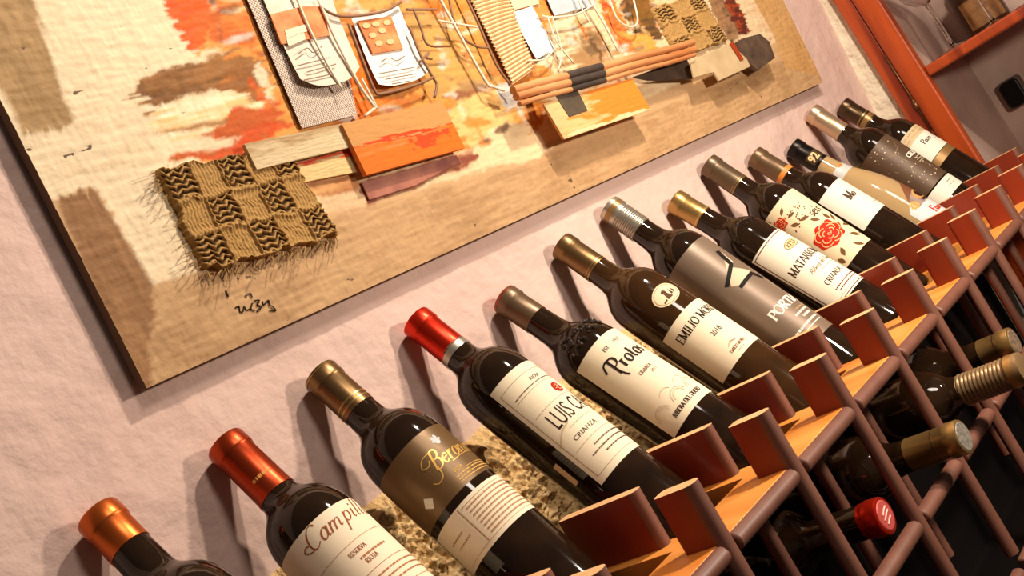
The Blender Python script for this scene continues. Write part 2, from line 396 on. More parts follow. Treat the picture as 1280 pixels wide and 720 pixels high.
def sans(B, lab, text, t, th, size, rgb, align='l', shear=0, bold=0, name='lettering', xs=1, rough=.6, met=0, lift=.0004):
    V, F, wd = font_polys(text, size, shear, bold)
    dx = 0 if align == 'l' else -wd*xs/2
    m = MB(); m.add([(x*xs+dx, y, z) for x, y, z in V], F)
    B.wrap(m, t, th, lift, True); return m.build(name, flat(rgb, rough, met), lab)
def lines(B, lab, specs, rgb, name='small_print', rough=.6, met=0):
    """specs: (t, a0, a1, height, broken) thin rules or rows of illegible small print"""
    m = MB()
    for t, a0, a1, h, brk in specs:
        segs = []
        r = B.r(t); x0, x1 = R_(a0)*r, R_(a1)*r
        if brk:
            x = x0
            while x < x1-.0004:
                wl = random.uniform(.0008, .0026); segs.append((x, min(x+wl, x1))); x += wl+random.uniform(.0004, .0007)
        else:
            n = max(2, int(abs(a1-a0)/5)); segs = [(x0+(x1-x0)*i/n, x0+(x1-x0)*(i+1)/n) for i in range(n)]
        for a, b in segs:
            q = MB(); q.add([(a, -h/2, 0), (b, -h/2, 0), (b, h/2, 0), (a, h/2, 0)], [(0, 1, 2, 3)])
            B.wrap(q, t, 0, .0004); m.add(q.v, q.f)
    return m.build(name, flat(rgb, rough, met), lab)
def decal(B, lab, polys, t, th, rgb, name='artwork', lift=.00035, rough=.6, met=0):
    """polys: lists of (x,y) in metres about (t,th)"""
    m = MB()
    for P in polys:
        bm = bmesh.new(); f = bm.faces.new([bm.verts.new((x, y, 0)) for x, y in P])
        bmesh.ops.triangulate(bm, faces=[f])
        for it in range(4):
            le = [e for e in bm.edges if e.calc_length() > .005]
            if not le: break
            bmesh.ops.subdivide_edges(bm, edges=le, cuts=1); bmesh.ops.triangulate(bm, faces=[f for f in bm.faces if len(f.verts) > 3])
        bm.verts.index_update()
        m.add([tuple(v.co) for v in bm.verts], [tuple(v.index for v in f.verts) for f in bm.faces]); bm.free()
    B.wrap(m, t, th, lift); return m.build(name, flat(rgb, rough, met), lab)
def strokes(B, lab, rib, t, th, rgb, name='artwork', lift=.0005, rough=.6, met=0):
    m = MB()
    for P in rib: ribbon_mesh(m, P)
    B.wrap(m, t, th, lift); return m.build(name, flat(rgb, rough, met), lab)
def ell(rx, ry, n=28, cx=0, cy=0): return [(cx+rx*math.cos(2*PI*i/n), cy+ry*math.sin(2*PI*i/n)) for i in range(n)]
def ring(rx, ry, wd, cx=0, cy=0, a0=0, a1=360, n=28): return [(x, y, wd) for x, y in arc(cx, cy, rx, ry, a0, a1, n)]
def paper(rgb, rough=.65, met=0): return mat('label_paper', rgb, rough, met, bump=(300, .15, .0004))
XC = [.346, .452, .555, .674, .790, .906, 1.012, 1.140, 1.250, 1.372, 1.489, 1.600, 1.715]
ZC = [-.026, -.024, -.011, -.008, -.027, -.007, .006, -.021, .000, -.018, -.032, .000, -.012]
LL = [.265, .265, .281, .290, .279, .296, .306, .285, .297, .281, .265, .295, .285]
PH = [58, 59, 58.8, 56.5, 52.5, 55, 56.8, 53, 57.3, 55.4, 55, 58.3, 56.7]      # lean of each bottle
TURN = [(0, 1, 0, 1), (26.1, 1.23, -0.008, 0.84), (29.5, 1.12, -0.0062, 0.86), (22.1, 1.11, -0.0038, 0.8), (4.1, 1.12, -0.0003, 0.9), (22.4, 1.2, -0.0026, 0.92), (43, 1.3, -0.0042, 1.12), (8, 1.12, -0.0006, 0.96), (44, 1.29, -0.002, 0.85), (30, 1.35, -0.0025, 1.0), (28.7, 1.33, -0.0018, 0.84), (44.8, 1.22, -0.0032, 0.82), (42.9, 1.35, -0.0029, 1.0)]
COPPER = metal((192, 92, 34)); REDC = metal((168, 58, 22)); BRIGHTRED = metal((214, 44, 20), .3); GOLD = metal((176, 140, 84)); DGOLD = metal((128, 98, 62)); SILVER = metal((186, 178, 164)); TAN = metal((206, 178, 146)); BLACKC = metal((40, 34, 30)); BRONZE = metal((86, 66, 46))
def mk(i, label, cap_t, cm, **kw): return bottle(label, XC[i-1], ZC[i-1], LL[i-1], cap_t, cm, phi=PH[i-1], turn=TURN[i-1], **kw)

# 1 nearest, only its neck and shoulder show
B = mk(1, 'dark wine bottle with plain copper capsule, the nearest one at the lower left', .034, COPPER, base=SHARP)
# 2 copper script on cream
B = mk(2, 'dark wine bottle with red-copper capsule and one cream label in copper script', .056, REDC, base=SHARP)
lb = label(B, .106, .205, -128, 62, paper((236, 216, 186)))
COP = (150, 78, 40)
serif(B, lb, 'Campillo', .1215, -67, .0150, COP, shear=.42, thick=.09, thin=.035, space=.10, xs=1.1, serif=False, rough=.4)
strokes(B, lb, [[(x, y, .0007) for x, y in smoothline([(.003, .0005), (-.001, .0015), (-.003, .0045), (-.001, .0065), (.001, .0055)], 6)]], .1215, -66, COP, 'lettering')
serif(B, lb, 'RESERVA', .1425, -46, .0032, COP, thick=.16, thin=.08, space=.12)
serif(B, lb, 'RIOJA', .1525, -38, .0034, COP, thick=.16, thin=.08, space=.14)
lines(B, lb, [(.1345, -76, 20, .0003, 0), (.147, -40, -8, .0016, 1), (.158, -80, 40, .0004, 0), (.1635, -64, 30, .0012, 1), (.168, -64, 30, .0012, 1), (.1725, -64, 30, .0012, 1), (.179, -80, 40, .0004, 0)], (172, 112, 70))
lines(B, B.cap, [(.050, -70, -20, .0026, 1)], (220, 150, 80), 'embossed_print')
# 3 brown gold label
B = mk(3, 'dark wine bottle with gold-ringed capsule, brown gold upper label and cream lower label', .046, DGOLD, base=SHARP)
band(B, .0362, .0380, GOLD, 'gold_ring', parent=B.cap); band(B, .0405, .0422, GOLD, 'gold_ring', parent=B.cap)
band(B, .0005, .0035, GOLD, 'gold_ring', parent=B.cap)
lb = label(B, .108, .160, -138, 52, mat('brown_gold_paper', (112, 84, 50), .4, .35, bump=(300, .15, .0004)), lab='brown gold upper label')
PG = (226, 176, 96)
serif(B, lb, 'Beronia', .1385, -57, .0150, PG, shear=.35, thick=.13, thin=.05, space=.05, serif=False, rough=.35, met=.5)
strokes(B, lb, [[(x, y, .0008) for x, y in smoothline([(.006, .0135), (-.002, .013), (-.006, .008), (-.002, .006), (.001, .009)], 6)], [(x, y, .0009) for x, y in smoothline([(.002, .001), (.000, -.006), (-.005, -.008), (-.008, -.005)], 6)],
    [(x, y, .0007) for x, y in smoothline([(.012, -.003), (.022, -.002), (.042, -.0012)], 6)]], .1375, -56, PG, 'lettering', rough=.35, met=.5)
decal(B, lb, [ell(.0022, .0026, 16, 0, -.001), ell(.0014, .0020, 12, -.0016, .0022), ell(.0012, .0022, 12, .0010, .0028), ell(.0010, .0010, 10, .0028, .0004), ell(.0010, .0010, 10, -.0028, 0)], .120, -29, (206, 206, 204), 'emblem')
serif(B, lb, 'RIOJA', .1485, -44, .0028, PG, thick=.2, thin=.1, space=.14)
lines(B, lb, [(.1515, -47, 36, .0009, 1), (.154, -47, 36, .0009, 1), (.1565, -47, 36, .0009, 1), (.1495, -28, 36, .0004, 0)], PG)
decal(B, lb, [[(-.0045, 0), (0, .0052), (.0045, 0), (0, -.0052)]], .1485, -90, (232, 222, 204), 'sticker')
lb = label(B, .1665, .203, -128, 52, paper((232, 214, 186)), 'back_label', lab='cream lower label with rows of small print')
lines(B, lb, [(.1725+.0034*i, -66, 44, .0013, 1) for i in range(8)]+[(.1698, -70, 45, .0004, 0), (.1995, -116, 44, .0003, 0)], (176, 132, 92))
strokes(B, lb, [[(0, -.031, .0005), (0, -.015, .0005), (0, 0, .0005)]], .168, -74, (150, 100, 66), 'frame_line')
lines(B, lb, [(.180, -112, -86, .0011, 1), (.186, -108, -84, .0011, 1)], (176, 132, 92))
# 4 red capsule, red seal
B = mk(4, 'dark wine bottle with bright red capsule and tall cream label with red seal', .0455, BRIGHTRED, base=SHARP)
band(B, .045, .0515, SILVER, 'neck_band'); lines(B, B.cap, [(.0483, -90, 30, .0022, 1)], (120, 100, 84), 'neck_print')
lb = label(B, .108, .2225, -80, 66, paper(CREAM))
sans(B, lb, 'RIOJA', .1255, -30, .0048, INK, xs=1.25)
sans(B, lb, 'LUIS CA\u00d1AS', .1705, -59, .0232, INK, xs=.62)
sans(B, lb, 'CRIANZA', .1865, -57, .0058, (70, 54, 46), xs=1.35)
decal(B, lb, [ell(.0052, .0056)], .1425, -8, (168, 38, 22), 'seal', .0004)
strokes(B, lb, [[(x, y, .0006) for x, y in smoothline([(-.002, .002), (.001, .003), (0, -.003), (.003, -.002)], 5)], [(x, y, .0005) for x, y in smoothline([(-.003, -.001), (0, 0), (.003, .002)], 5)]], .1425, -8, (232, 190, 150), 'seal_mark')
lines(B, lb, [(.1165, -74, 60, .0003, 0), (.2165, -74, 60, .0003, 0), (.1315, -68, 60, .0003, 0), (.1505, -68, 60, .0003, 0), (.1755, -50, 60, .0003, 0), (.192, -68, 60, .0003, 0)], (150, 122, 96), 'rules')
lines(B, lb, [(.1285, -66, 55, .0009, 1), (.1985, -46, 24, .0013, 1), (.2035, -58, 36, .0013, 1), (.2085, -42, 20, .0013, 1)], (104, 84, 70))
strokes(B, lb, [[(x, y, .0004) for x, y in ((0, 0), (0, -.05), (0, -.1))]], .1165, -74, (150, 122, 96), 'frame_line')
strokes(B, lb, [[(x, y, .0012) for x, y in smoothline([(-.006, -.004), (.004, .003), (.012, .005)], 6)]], .176, -66, (206, 178, 140), 'crease')
label(B, .183, .206, -104, -96, paper((226, 198, 158)), 'tax_strip', lab='narrow pale vertical strip')
# 5 moulded grapes
B = mk(5, 'dark wine bottle with moulded grapes on its shoulder, red cap top, plain cream label', .0395, mat('grey_gold_capsule', (112, 88, 64), .35, .5))
band(B, .0004, .0032, BRIGHTRED, 'cap_top', parent=B.cap, label='red top of the capsule')
m = MB(); m.lathe([(.0005, B.L+.0008), (.0125, B.L+.0006), (.0146, B.L-.0008)], 30, cap0=False, cap1=False); m.build('cap_disc', BRIGHTRED, B.cap, smooth=True, label='red disc')
m = MB(); rnd = random.Random(4)
for i in range(46):
    a = R_(rnd.uniform(-75, 20)); t = rnd.uniform(.081, .0985); r = B.r(t)
    c = Vector((r*math.sin(a), -r*math.cos(a), B.L-t)); rr = rnd.uniform(.0018, .0026); q = MB()
    q.lathe([(rr*math.sin(PI*j/6)+1e-5, rr*math.cos(PI*j/6)) for j in range(7)], 9, cap0=False, cap1=False)
    m.add([Vector(v)+c for v in q.v], q.f)
m.build('grape_relief', GLASS, B.root, smooth=True)
lb = label(B, .108, .2115, -82, 62, paper(CREAM))
serif(B, lb, 'EST. ', .121, -37, .0036, INK, thick=.18, thin=.09, space=.1); sans(B, lb, '1927', .121, -15, .005, INK)
serif(B, lb, 'Protos', .1440, -50, .0170, INK, thick=.165, thin=.07, space=.03, serif=False, xs=.95)
strokes(B, lb, [[(x, y, .0017) for x, y in smoothline([(-.006, .010), (-.003, .0165), (.002, .0175), (.004, .0165)], 5)], [(x, y, .0014) for x, y in [(.002, .002), (.003, -.003), (.0045, -.0065)]]], .1440, -50, INK, 'lettering')
serif(B, lb, 'CRIANZA', .1590, -36, .0033, (120, 84, 60), thick=.2, thin=.1, space=.1); sans(B, lb, '2017', .1645, -22, .0042, (120, 84, 60))
strokes(B, lb, [ring(.0075, .0085, .0005, cx, 0, 180, 10, 16) for cx in (-.014, .006, .024)]+[ring(.0055, .0065, .0004, cx, 0, 180, 0, 14) for cx in (-.014, .006, .024)]+[ring(.006, .006, .0004, cx, .009, 150, 20, 12) for cx in (0, .017)], .1955, -38, (198, 172, 140), 'arches')
serif(B, lb, 'RIBERA DEL DUERO', .2045, -57, .0042, (60, 38, 30), thick=.22, thin=.1, space=.05)
# 6 medallion
B = mk(6, 'brown wine bottle with round cream medallion on its shoulder above a cream label', .047, DGOLD, glass=BROWNGLASS)
band(B, .0425, .0438, GOLD, 'gold_ring', parent=B.cap); band(B, .0455, .047, GOLD, 'gold_ring', parent=B.cap)
md = decal(B, B.root, [ell(.0135, .0115)], .128, -39, (230, 208, 172), 'medallion'); md['label'] = 'round cream medallion'
strokes(B, md, [ring(.0118, .0100, .0005)], .128, -39, (168, 120, 76), 'ring')
decal(B, md, [[(-.003, -.006), (-.002, .001), (-.003, .004), (0, .0055), (.0015, .003), (.001, 0), (.003, -.006)], [(-.008, -.005), (-.004, -.004), (-.004, -.006), (-.008, -.0065)], [(.003, -.004), (.0045, .003), (.0055, -.004)], [(.0060, -.004), (.0072, .003), (.0085, -.003)]], .128, -39, (84, 56, 36), 'figure', .0005)
lb = label(B, .1515, .2205, -100, 55, paper(CREAM))
serif(B, lb, 'EMILIO MORO', .1705, -86, .0088, INK, thick=.16, thin=.06, space=.05)
sans(B, lb, '2018', .190, -52, .0078, INK, xs=.9)
strokes(B, lb, [[(-.005, 0, .0004), (-.001, .003, .0004), (.001, .0025, .0004), (.005, 0, .0004)], [(-.003, .0005, .0004), (0, .0018, .0004), (.003, .0005, .0004)]], .2065, -44, (150, 108, 66), 'emblem')
serif(B, lb, 'EMILIO MORO', .2125, -57, .0030, (130, 92, 56), thick=.2, thin=.1, space=.08)
lines(B, lb, [(.2155, -50, -36, .0006, 1)], (150, 108, 66))
# 7 grey label
B = mk(7, 'dark wine bottle with ribbed silver capsule and grey label with black angular shape', .045, SILVER, ribs=True)
band(B, .0005, .0125, mat('old_gold_cap', (150, 116, 74), .35, .55), 'cap_top', parent=B.cap, lift=.0008)
lb = label(B, .110, .269, -140, 50, mat('grey_metal_paper', (132, 112, 94), .38, .3, bump=(500, .2, .0003)))
def ta(pts, t, th): return [((R_(a-th))*RB, t-tt) for tt, a in pts]
BLK = (30, 24, 22)
def bar(P, wd): return [(x, y, wd) for x, y in smoothline(P, 1)]
decal(B, lb, [ta([(.137, -33), (.1535, -36), (.157, -48), (.172, -30), (.178, -60), (.170, -72), (.160, -62)], .155, -50)], .155, -50, (206, 186, 158), 'pale_facet', .0003)
strokes(B, lb, [bar(ta([(.1335, -37), (.1540, -43), (.1665, -76)], .155, -50), .0042), bar(ta([(.1870, -24), (.1755, -33), (.1775, -66)], .155, -50), .0042)], .155, -50, BLK, 'angular_mark')
serif(B, lb, 'PORTIA', .2265, -76, .0105, (236, 226, 210), thick=.2, thin=.09, space=.05)
lines(B, lb, [(.2335, -46, -20, .0016, 1)], (170, 140, 100)); lines(B, lb, [(.238, -54, -22, .0022, 1), (.2435, -46, -28, .0024, 1), (.2505, -76, -26, .0024, 1), (.2555, -64, -26, .0009, 0)], (236, 226, 210))
# 8 red-edged cream label
B = mk(8, 'dark wine bottle with gold capsule and cream label with thin dark red border', .0415, GOLD)
band(B, .0385, .0405, mat('gold_lip', (206, 168, 104), .3, .6), 'gold_ring', parent=B.cap)
m = MB(); rnd = random.Random(9)
for i in range(30):
    a = R_(rnd.uniform(-70, 10)); t = .083+.013*abs(math.sin(i*1.7)); r = B.r(t); rr = .0011
    q = MB(); q.lathe([(rr*math.sin(PI*j/5)+1e-5, rr*math.cos(PI*j/5)) for j in range(6)], 7, cap0=False, cap1=False)
    c = Vector((r*math.sin(a), -r*math.cos(a), B.L-t)); m.add([Vector(v)+c for v in q.v], q.f)
m.build('shoulder_relief', GLASS, B.root, smooth=True)
lb = label(B, .124, .232, -88, 62, paper((234, 222, 198)))
DR = (92, 32, 26)
lines(B, lb, [(.1268, -84, 58, .0010, 0), (.2295, -84, 58, .0010, 0), (.2265, -84, 58, .0003, 0)], DR, 'border')
strokes(B, lb, [[(0, 0, .0009), (0, -.05, .0009), (0, -.103, .0009)]], .1265, -84, DR, 'border')
serif(B, lb, 'MATARROMERA', .1745, -72, .0098, (62, 36, 28), thick=.15, thin=.06, space=.03, xs=.92)
serif(B, lb, 'Ribera del Duero', .1885, -52, .0062, (120, 88, 62), thick=.12, thin=.06, shear=.35, space=.03, serif=False)
lines(B, lb, [(.193, -34, 20, .0005, 0)], (150, 112, 80), 'rules')
serif(B, lb, 'CRIANZA', .2085, -54, .0062, (62, 36, 28), thick=.18, thin=.09, space=.08)
md = decal(B, lb, [ell(.0105, .0055)], .1475, -18, (216, 190, 140), 'crest'); strokes(B, lb, [ring(.0105, .0055, .0005), ring(.006, .0032, .0005)]+[[(x, -.002, .0012), (x+.0005, 0, .0012), (x, .003, .0012)] for x in (-.007, -.003, .001, .005)], .1475, -18, (90, 60, 34), 'crest_lines')
lines(B, lb, [(.2175, -54, 10, .0014, 1), (.2215, -50, 6, .0012, 1)], DR)
# 9 roses
B = mk(9, 'dark wine bottle with a red rose printed on its cream label', .050, mat('dark_bronze_capsule', (104, 84, 62), .35, .5))
band(B, .0455, .0465, GOLD, 'gold_ring', parent=B.cap); band(B, .0485, .050, GOLD, 'gold_ring', parent=B.cap)
lb = label(B, .108, .218, -140, 46, paper((228, 206, 168)))
serif(B, lb, 'seis', .1525, -59, .0150, (50, 36, 30), thick=.16, thin=.08, space=.04, serif=False); decal(B, lb, [ell(.0009, .0009, 10)], .1515, -22, (50, 36, 30), 'lettering')
def rose(t, th, s, name='rose'):
    RED = (186, 40, 22)
    P = [(s*(1+.10*math.cos(7*a))*math.cos(a), s*.95*(1+.10*math.cos(7*a))*math.sin(a)) for a in [2*PI*i/70 for i in range(70)]]
    ro = decal(B, lb, [P], t, th, RED, name, .0004)
    rr = []
    for f, n, ph in ((.80, 5, 0), (.58, 4, .5), (.36, 3, .2)):
        for i in range(n):
            c = 2*PI*i/n+ph; rr.append([(x, y, s*.07) for x, y in arc(s*f*.62*math.cos(c), s*f*.62*math.sin(c), s*f*.5, s*f*.5, math.degrees(c)-75, math.degrees(c)+75, 9)])
    rr.append([(x, y, s*.06) for x, y in [(s*.16*math.cos(a)*a/6, s*.16*math.sin(a)*a/6) for a in [i*.5 for i in range(14)]]])
    strokes(B, ro, rr, t, th, (236, 176, 120), 'petal_lines')
rose(.178, -68, .0158); rose(.1265, -101, .0078)
def leaf(cx, cy, ln, wd, a):
    c, s = math.cos(R_(a)), math.sin(R_(a)); P = []
    for q in ([(t, wd*math.sin(PI*t)) for t in [i/8 for i in range(9)]]+[(t, -wd*math.sin(PI*t)) for t in [i/8 for i in range(7, 0, -1)]]):
        x = q[0]*ln; y = q[1]*ln; P.append((cx+x*c-y*s, cy+x*s+y*c))
    return P
BRN = (110, 76, 44)
decal(B, lb, [leaf(0.0166, 0.0051, 0.0121, .18, 60), leaf(0.0154, 0.0102, 0.0121, .18, 95), leaf(0.0064, 0.0179, 0.0110, .18, 120), leaf(0.0179, -0.0051, 0.0132, .2, -10), leaf(0.0128, -0.0179, 0.0132, .2, -50), leaf(-0.0051, -0.0205, 0.0110, .2, -110), leaf(-0.0205, 0.0102, 0.0099, .22, 150), leaf(0.0051, -0.0282, 0.0132, .15, -60), leaf(0.0230, -0.0256, 0.0132, .15, 15), leaf(-0.0154, -0.0256, 0.0110, .2, -80)], .178, -68, BRN, 'leaves')
decal(B, lb, [leaf(0.0077, 0.0051, 0.0088, .2, 40), leaf(0.0090, -0.0026, 0.0088, .2, -10), leaf(0.0051, -0.0102, 0.0099, .22, -55), leaf(-0.0038, 0.0102, 0.0088, .2, 110), leaf(0.0128, -0.0154, 0.0110, .2, -30)], .1265, -101, BRN, 'leaves')
rnd = random.Random(2)
decal(B, lb, [ell(.0008, .0008, 8, rnd.uniform(-.014, .012), rnd.uniform(-.008, .013)) for i in range(30)], .139, -72, (96, 66, 40), 'dots')
# 10
B = mk(10, 'dark wine bottle with orange band at its neck and small pale square label', .0505, mat('brown_capsule', (112, 86, 60), .35, .5))
band(B, .0455, .0525, mat('orange_band', (214, 128, 44), .5), 'neck_band', label='orange band')
lb = label(B, .114, .181, -82, 48, paper((226, 220, 204)))
serif(B, lb, 'Mo', .1455, -50, .0120, (84, 62, 46), thick=.2, thin=.08, space=.06, xs=.85)
lines(B, lb, [(.152, 0, 20, .0012, 1), (.168, -28, -10, .001, 1)], (150, 120, 92))
# 11 clear bottle
B = mk(11, 'clear glass bottle of pale wine with rounded pale blue label', .049, BLACKC, base=BURG, glass=CLEARG)
lb = label(B, .030, .046, -92, -28, flat((70, 52, 34)), 'cap_sticker', lift=.0006, lab='dark sticker with a pale number'); sans(B, lb, '92', .0435, -84, .0165, (222, 194, 140), bold=.0005, lift=.0011)
lb = label(B, .073, .089, -100, 40, paper((196, 192, 188), .4), 'neck_label', lab='pale grey neck label'); decal(B, lb, [ell(.004, .002)], .0745, -38, (206, 120, 50), 'crest')
def topround(fx, fy, t): return t+(.012*(2*fx-1)**2 if fy < .99 else 0)*(1-fy)
lb = label(B, .150, .196, -52, 55, paper((120, 70, 40)), 'picture_label', wave=lambda fx, fy, t: t+.03*(2*fx-1)**2*(1-fy), lab='brown arched picture above the pale label')
decal(B, lb, [ell(.016, .010, 30, 0, -.004)], .178, -8, (206, 150, 92), 'arch', .0004); decal(B, lb, [ell(.005, .007, 20, -.006, -.004), ell(.004, .006, 20, .005, -.006), [(-.012, -.012), (.014, -.012), (.012, -.016), (-.012, -.016)]], .178, -8, (56, 34, 26), 'figures', .0006)
lb = label(B, .172, .252, -70, 62, paper((204, 206, 206)), 'front_label', wave=lambda fx, fy, t: t+.020*(abs(2*fx-1)**2.2)*(1-fy), lab='pale blue rounded label')
serif(B, lb, 'Faus', .2165, -40, .0115, (190, 50, 26), thick=.22, thin=.1, space=.06)
decal(B, lb, [ell(.0015, .0020, 10, .0036*math.cos(R_(a)), .0044*math.sin(R_(a))) for a in range(0, 360, 45)]+[ell(.0018, .0018, 12)], .1895, -51, (206, 160, 84), 'sun')
sans(B, lb, 'CRIANZA', .232, -30, .006, (70, 50, 40))
# 12 starry label
B = mk(12, 'dark wine bottle with pale beige capsule and dark label speckled with stars', .056, TAN)
lb = label(B, .113, .212, -140, 46, mat('starry_paper', (92, 70, 52), .45, .2, bump=(300, .1, .0003)), lab='dark starry label')
sans(B, lb, 'CELESTE', .1615, -62, .0105, (232, 222, 206), bold=.0004)
rnd = random.Random(5)
decal(B, lb, [ell(q, q, 8, rnd.uniform(-.034, .026), rnd.uniform(-.07, .018)) for q in [rnd.choice([.0004, .0006, .0009]) for i in range(70)]], .135, -60, (220, 200, 168), 'stars')
strokes(B, lb, [[(-.02, 0, .0003), (-.008, -.008, .0003), (.004, -.003, .0003)], [(-.008, -.008, .0003), (-.006, -.03, .0003), (-.018, -.05, .0003)], [(-.006, -.03, .0003), (.006, -.045, .0003), (.012, -.06, .0003)]], .135, -60, (190, 166, 130), 'constellation_lines')
lines(B, lb, [(.167, -54, -20, .0013, 1), (.171, -54, -26, .0012, 1), (.175, -54, -30, .0012, 1)], (206, 190, 164))
lb = label(B, .2145, .238, -140, 46, paper((228, 220, 202)), 'lower_label', lab='small white lower label'); lines(B, lb, [(.222, -62, -48, .0016, 1), (.228, -66, -46, .001, 1)], (150, 116, 80))
# 13
B = mk(13, 'dark wine bottle with white and bronze label, last of the row beside the cabinet', .0535, BRONZE)
band(B, .037, .039, GOLD, 'gold_ring', parent=B.cap); band(B, .042, .0505, mat('dull_gold', (150, 116, 70), .35, .5), 'gold_ring', parent=B.cap)
lb = label(B, .1135, .168, -92, 40, paper((228, 222, 204))); label(B, .1137, .130, -91.5, 39, paper((206, 180, 140)), 'printed_band', lift=.0004, parent=lb); lines(B, lb, [(.1185, -84, 30, .003, 1), (.1245, -84, 30, .003, 1)], (170, 136, 92), 'printed_pattern')
serif(B, lb, 'Pazo ', .1455, -66, .0088, (60, 44, 36), thick=.18, thin=.09, space=.06, serif=False); sans(B, lb, 'S', .1455, -32, .009, (60, 44, 36)); lines(B, lb, [(.1495, -40, -24, .0006, 1)], (150, 120, 90))
label(B, .169, .182, -140, 46, mat('bronze_paper', (158, 120, 72), .4, .4), 'bronze_label', lab='bronze band below the white label')

# bottles lying inside the rack, necks towards the room
def lying(label_, x, y, z, cap_t, cm, **kw):
    a = R_(5); L = .29; d = Vector((0, math.cos(a), -math.sin(a)))
    return bottle(label_, 0, 0, L, cap_t, cm, loc=Vector((x, y, z))+d*L, rot=(PI/2-a, 0, 0), group='wine bottles lying in the rack', **kw)
B = lying('bottle lying in the rack with bright red capsule end', .768, -.281, -.303, .018, BRIGHTRED)  # capsule cut short; dark glass behind it stands in for shade
m = MB(); m.lathe([(.0003, B.L+.0006), (.0110, B.L+.0005), (.0128, B.L-.0004)], 30, cap0=False, cap1=False); dk = m.build('cap_disc', mat('pink_cap_disc', (206, 92, 84), .4, .3, bump=(200, .4, .001)), B.cap, label='pinkish end disc')
m = MB()
for a, b in (((-.006, -.002), (.006, .002)), ((-.005, .002), (.005, .0055)), ((-.004, -.006), (.005, -.003))):
    m.tube([(a[0], a[1], B.L+.0006), ((a[0]+b[0])/2, (a[1]+b[1])/2+.0006, B.L+.0008), (b[0], b[1], B.L+.0006)], .0007, 5)
m.build('stamp', flat((238, 190, 180), .4), dk)
B = lying('bottle lying in the rack with plain gold capsule and grey end', .882, -.316, -.296, .050, GOLD); 
m = MB(); m.lathe([(.0003, B.L+.0006), (.0118, B.L+.0005), (.0134, B.L-.0004)], 30, cap0=False, cap1=False); m.build('cap_disc', mat('grey_cap_disc', (116, 108, 100), .5, .3, var=(300, .1, (150, 142, 130))), B.cap, label='grey end disc')
band(B, .0225, .0238, BRONZE, 'groove', parent=B.cap, lift=.0004)
B = lying('bottle lying in the rack with ribbed bronze capsule', .993, -.346, -.286, .060, mat('ribbed_bronze', (150, 120, 84), .35, .5), ribs=True)
band(B, .0005, .0125, GOLD, 'cap_top', parent=B.cap, lift=.0008)
B = lying('bottle lying in the rack with short gold capsule, highest and farthest one', 1.112, -.306, -.292, .034, GOLD)
m = MB(); m.lathe([(.0003, B.L+.0006), (.0118, B.L+.0005), (.0134, B.L-.0004)], 30, cap0=False, cap1=False); m.build('cap_disc', mat('tan_cap_disc', (150, 122, 96), .5, .3, var=(300, .1, (110, 92, 76))), B.cap, label='tan end disc')
band(B, .0155, .0170, BRONZE, 'groove', parent=B.cap, lift=.0004)

# ------------------------------------------------------------------ wooden cabinet with glasses at the right
XCB = 1.842
cab = thing('display_cabinet', 'orange-brown wooden cabinet with shelf, at the far end of the rack', 'cabinet', (XCB, -.05, 0), (-R_(6), 0, 0))
H0, H1 = -.42, .36
m = MB(); m.box((0, -.0155, H0), (.016, .010, H1)); m.build('door_frame', CABWOOD, cab, bevel=.002)
m = MB(); m.box((-.004, -.0545, H0), (.016, -.0165, H1)); st = m.build('door_stile', CABWOOD, cab, bevel=.003)
m = MB(); m.tube([(-.005, -.0160, -.115), (-.005, -.0160, .03)], .0011, 8); m.tube([(-.005, -.0160, -.075), (-.005, -.0160, -.061)], .0032, 10); m.tube([(-.005, -.0160, -.061), (-.005, -.0160, -.056)], [.0032, .0008], 10)
m.build('hinge', mat('dark_brass', (120, 84, 52), .35, .7), st, smooth=True)
m = MB(); m.box((.016, -.03, H0), (.30, -.018, H1)); m.build('side_panel', CABIN, cab)
m = MB(); m.box((.0, -.56, H0), (.30, -.545, H1)); m.build('side_panel', CABWOOD, cab)
m = MB(); m.box((.30, -.56, H0), (.31, -.018, H1)); m.build('back_panel', CABIN, cab)
m = MB(); m.box((.0, -.545, H1-.015), (.30, -.03, H1)); m.build('top_panel', CABWOOD, cab)
m = MB(); m.box((.0, -.545, H0), (.30, -.03, H0+.015)); m.build('bottom_panel', CABWOOD, cab)
m = MB(); m.box((.012, -.545, -.037), (.299, -.031, -.022)); sh = m.build('shelf', CABWOOD, cab)
m = MB(); m.box((.0, -.545, -.039), (.012, -.0555, -.0215)); m.build('shelf_lip', CABWOOD, sh, bevel=.003)
# glasses on the shelf
c6, s6 = math.cos(R_(6)), math.sin(R_(6))
def cabpt(lx, d, h): return Vector((XCB+lx, -.05+d*c6+h*s6, -d*s6+h*c6))
def wineglass(lx, d, label_):
    g = thing('wine_glass', label_, 'glass', cabpt(lx, d, -.0218), (-R_(6), 0, 0), 'glasses on the cabinet shelf')
    m = MB(); m.lathe([(.0005, 0), (.030, 0), (.031, .0012), (.028, .002), (.010, .004), (.0045, .007), (.0005, .0072)], 32, cap0=False, cap1=False); m.build('foot', CLEAR, g, smooth=True)
    m = MB(); m.lathe([(.0030, .007), (.0026, .02), (.0026, .055), (.0032, .075), (.0060, .0815), (.0055, .084), (.0005, .0842)], 20, cap0=True, cap1=False); m.build('stem', CLEAR, g, smooth=True)
    m = MB(); m.lathe([(.003, .0842), (.016, .090), (.028, .103), (.034, .122), (.035, .14), (.031, .17), (.0298, .17), (.0336, .14), (.0326, .122), (.0268, .1045), (.015, .092), (.002, .0866)], 36, cap0=False, cap1=False); m.build('bowl', CLEAR, g, smooth=True)
wineglass(.045, -.098, 'stemmed wine glass nearest the door stile on the cabinet shelf')
wineglass(.115, -.150, 'stemmed wine glass standing second on the cabinet shelf, farther back')
wineglass(.045, -.232, 'stemmed wine glass at the right picture edge on the cabinet shelf')
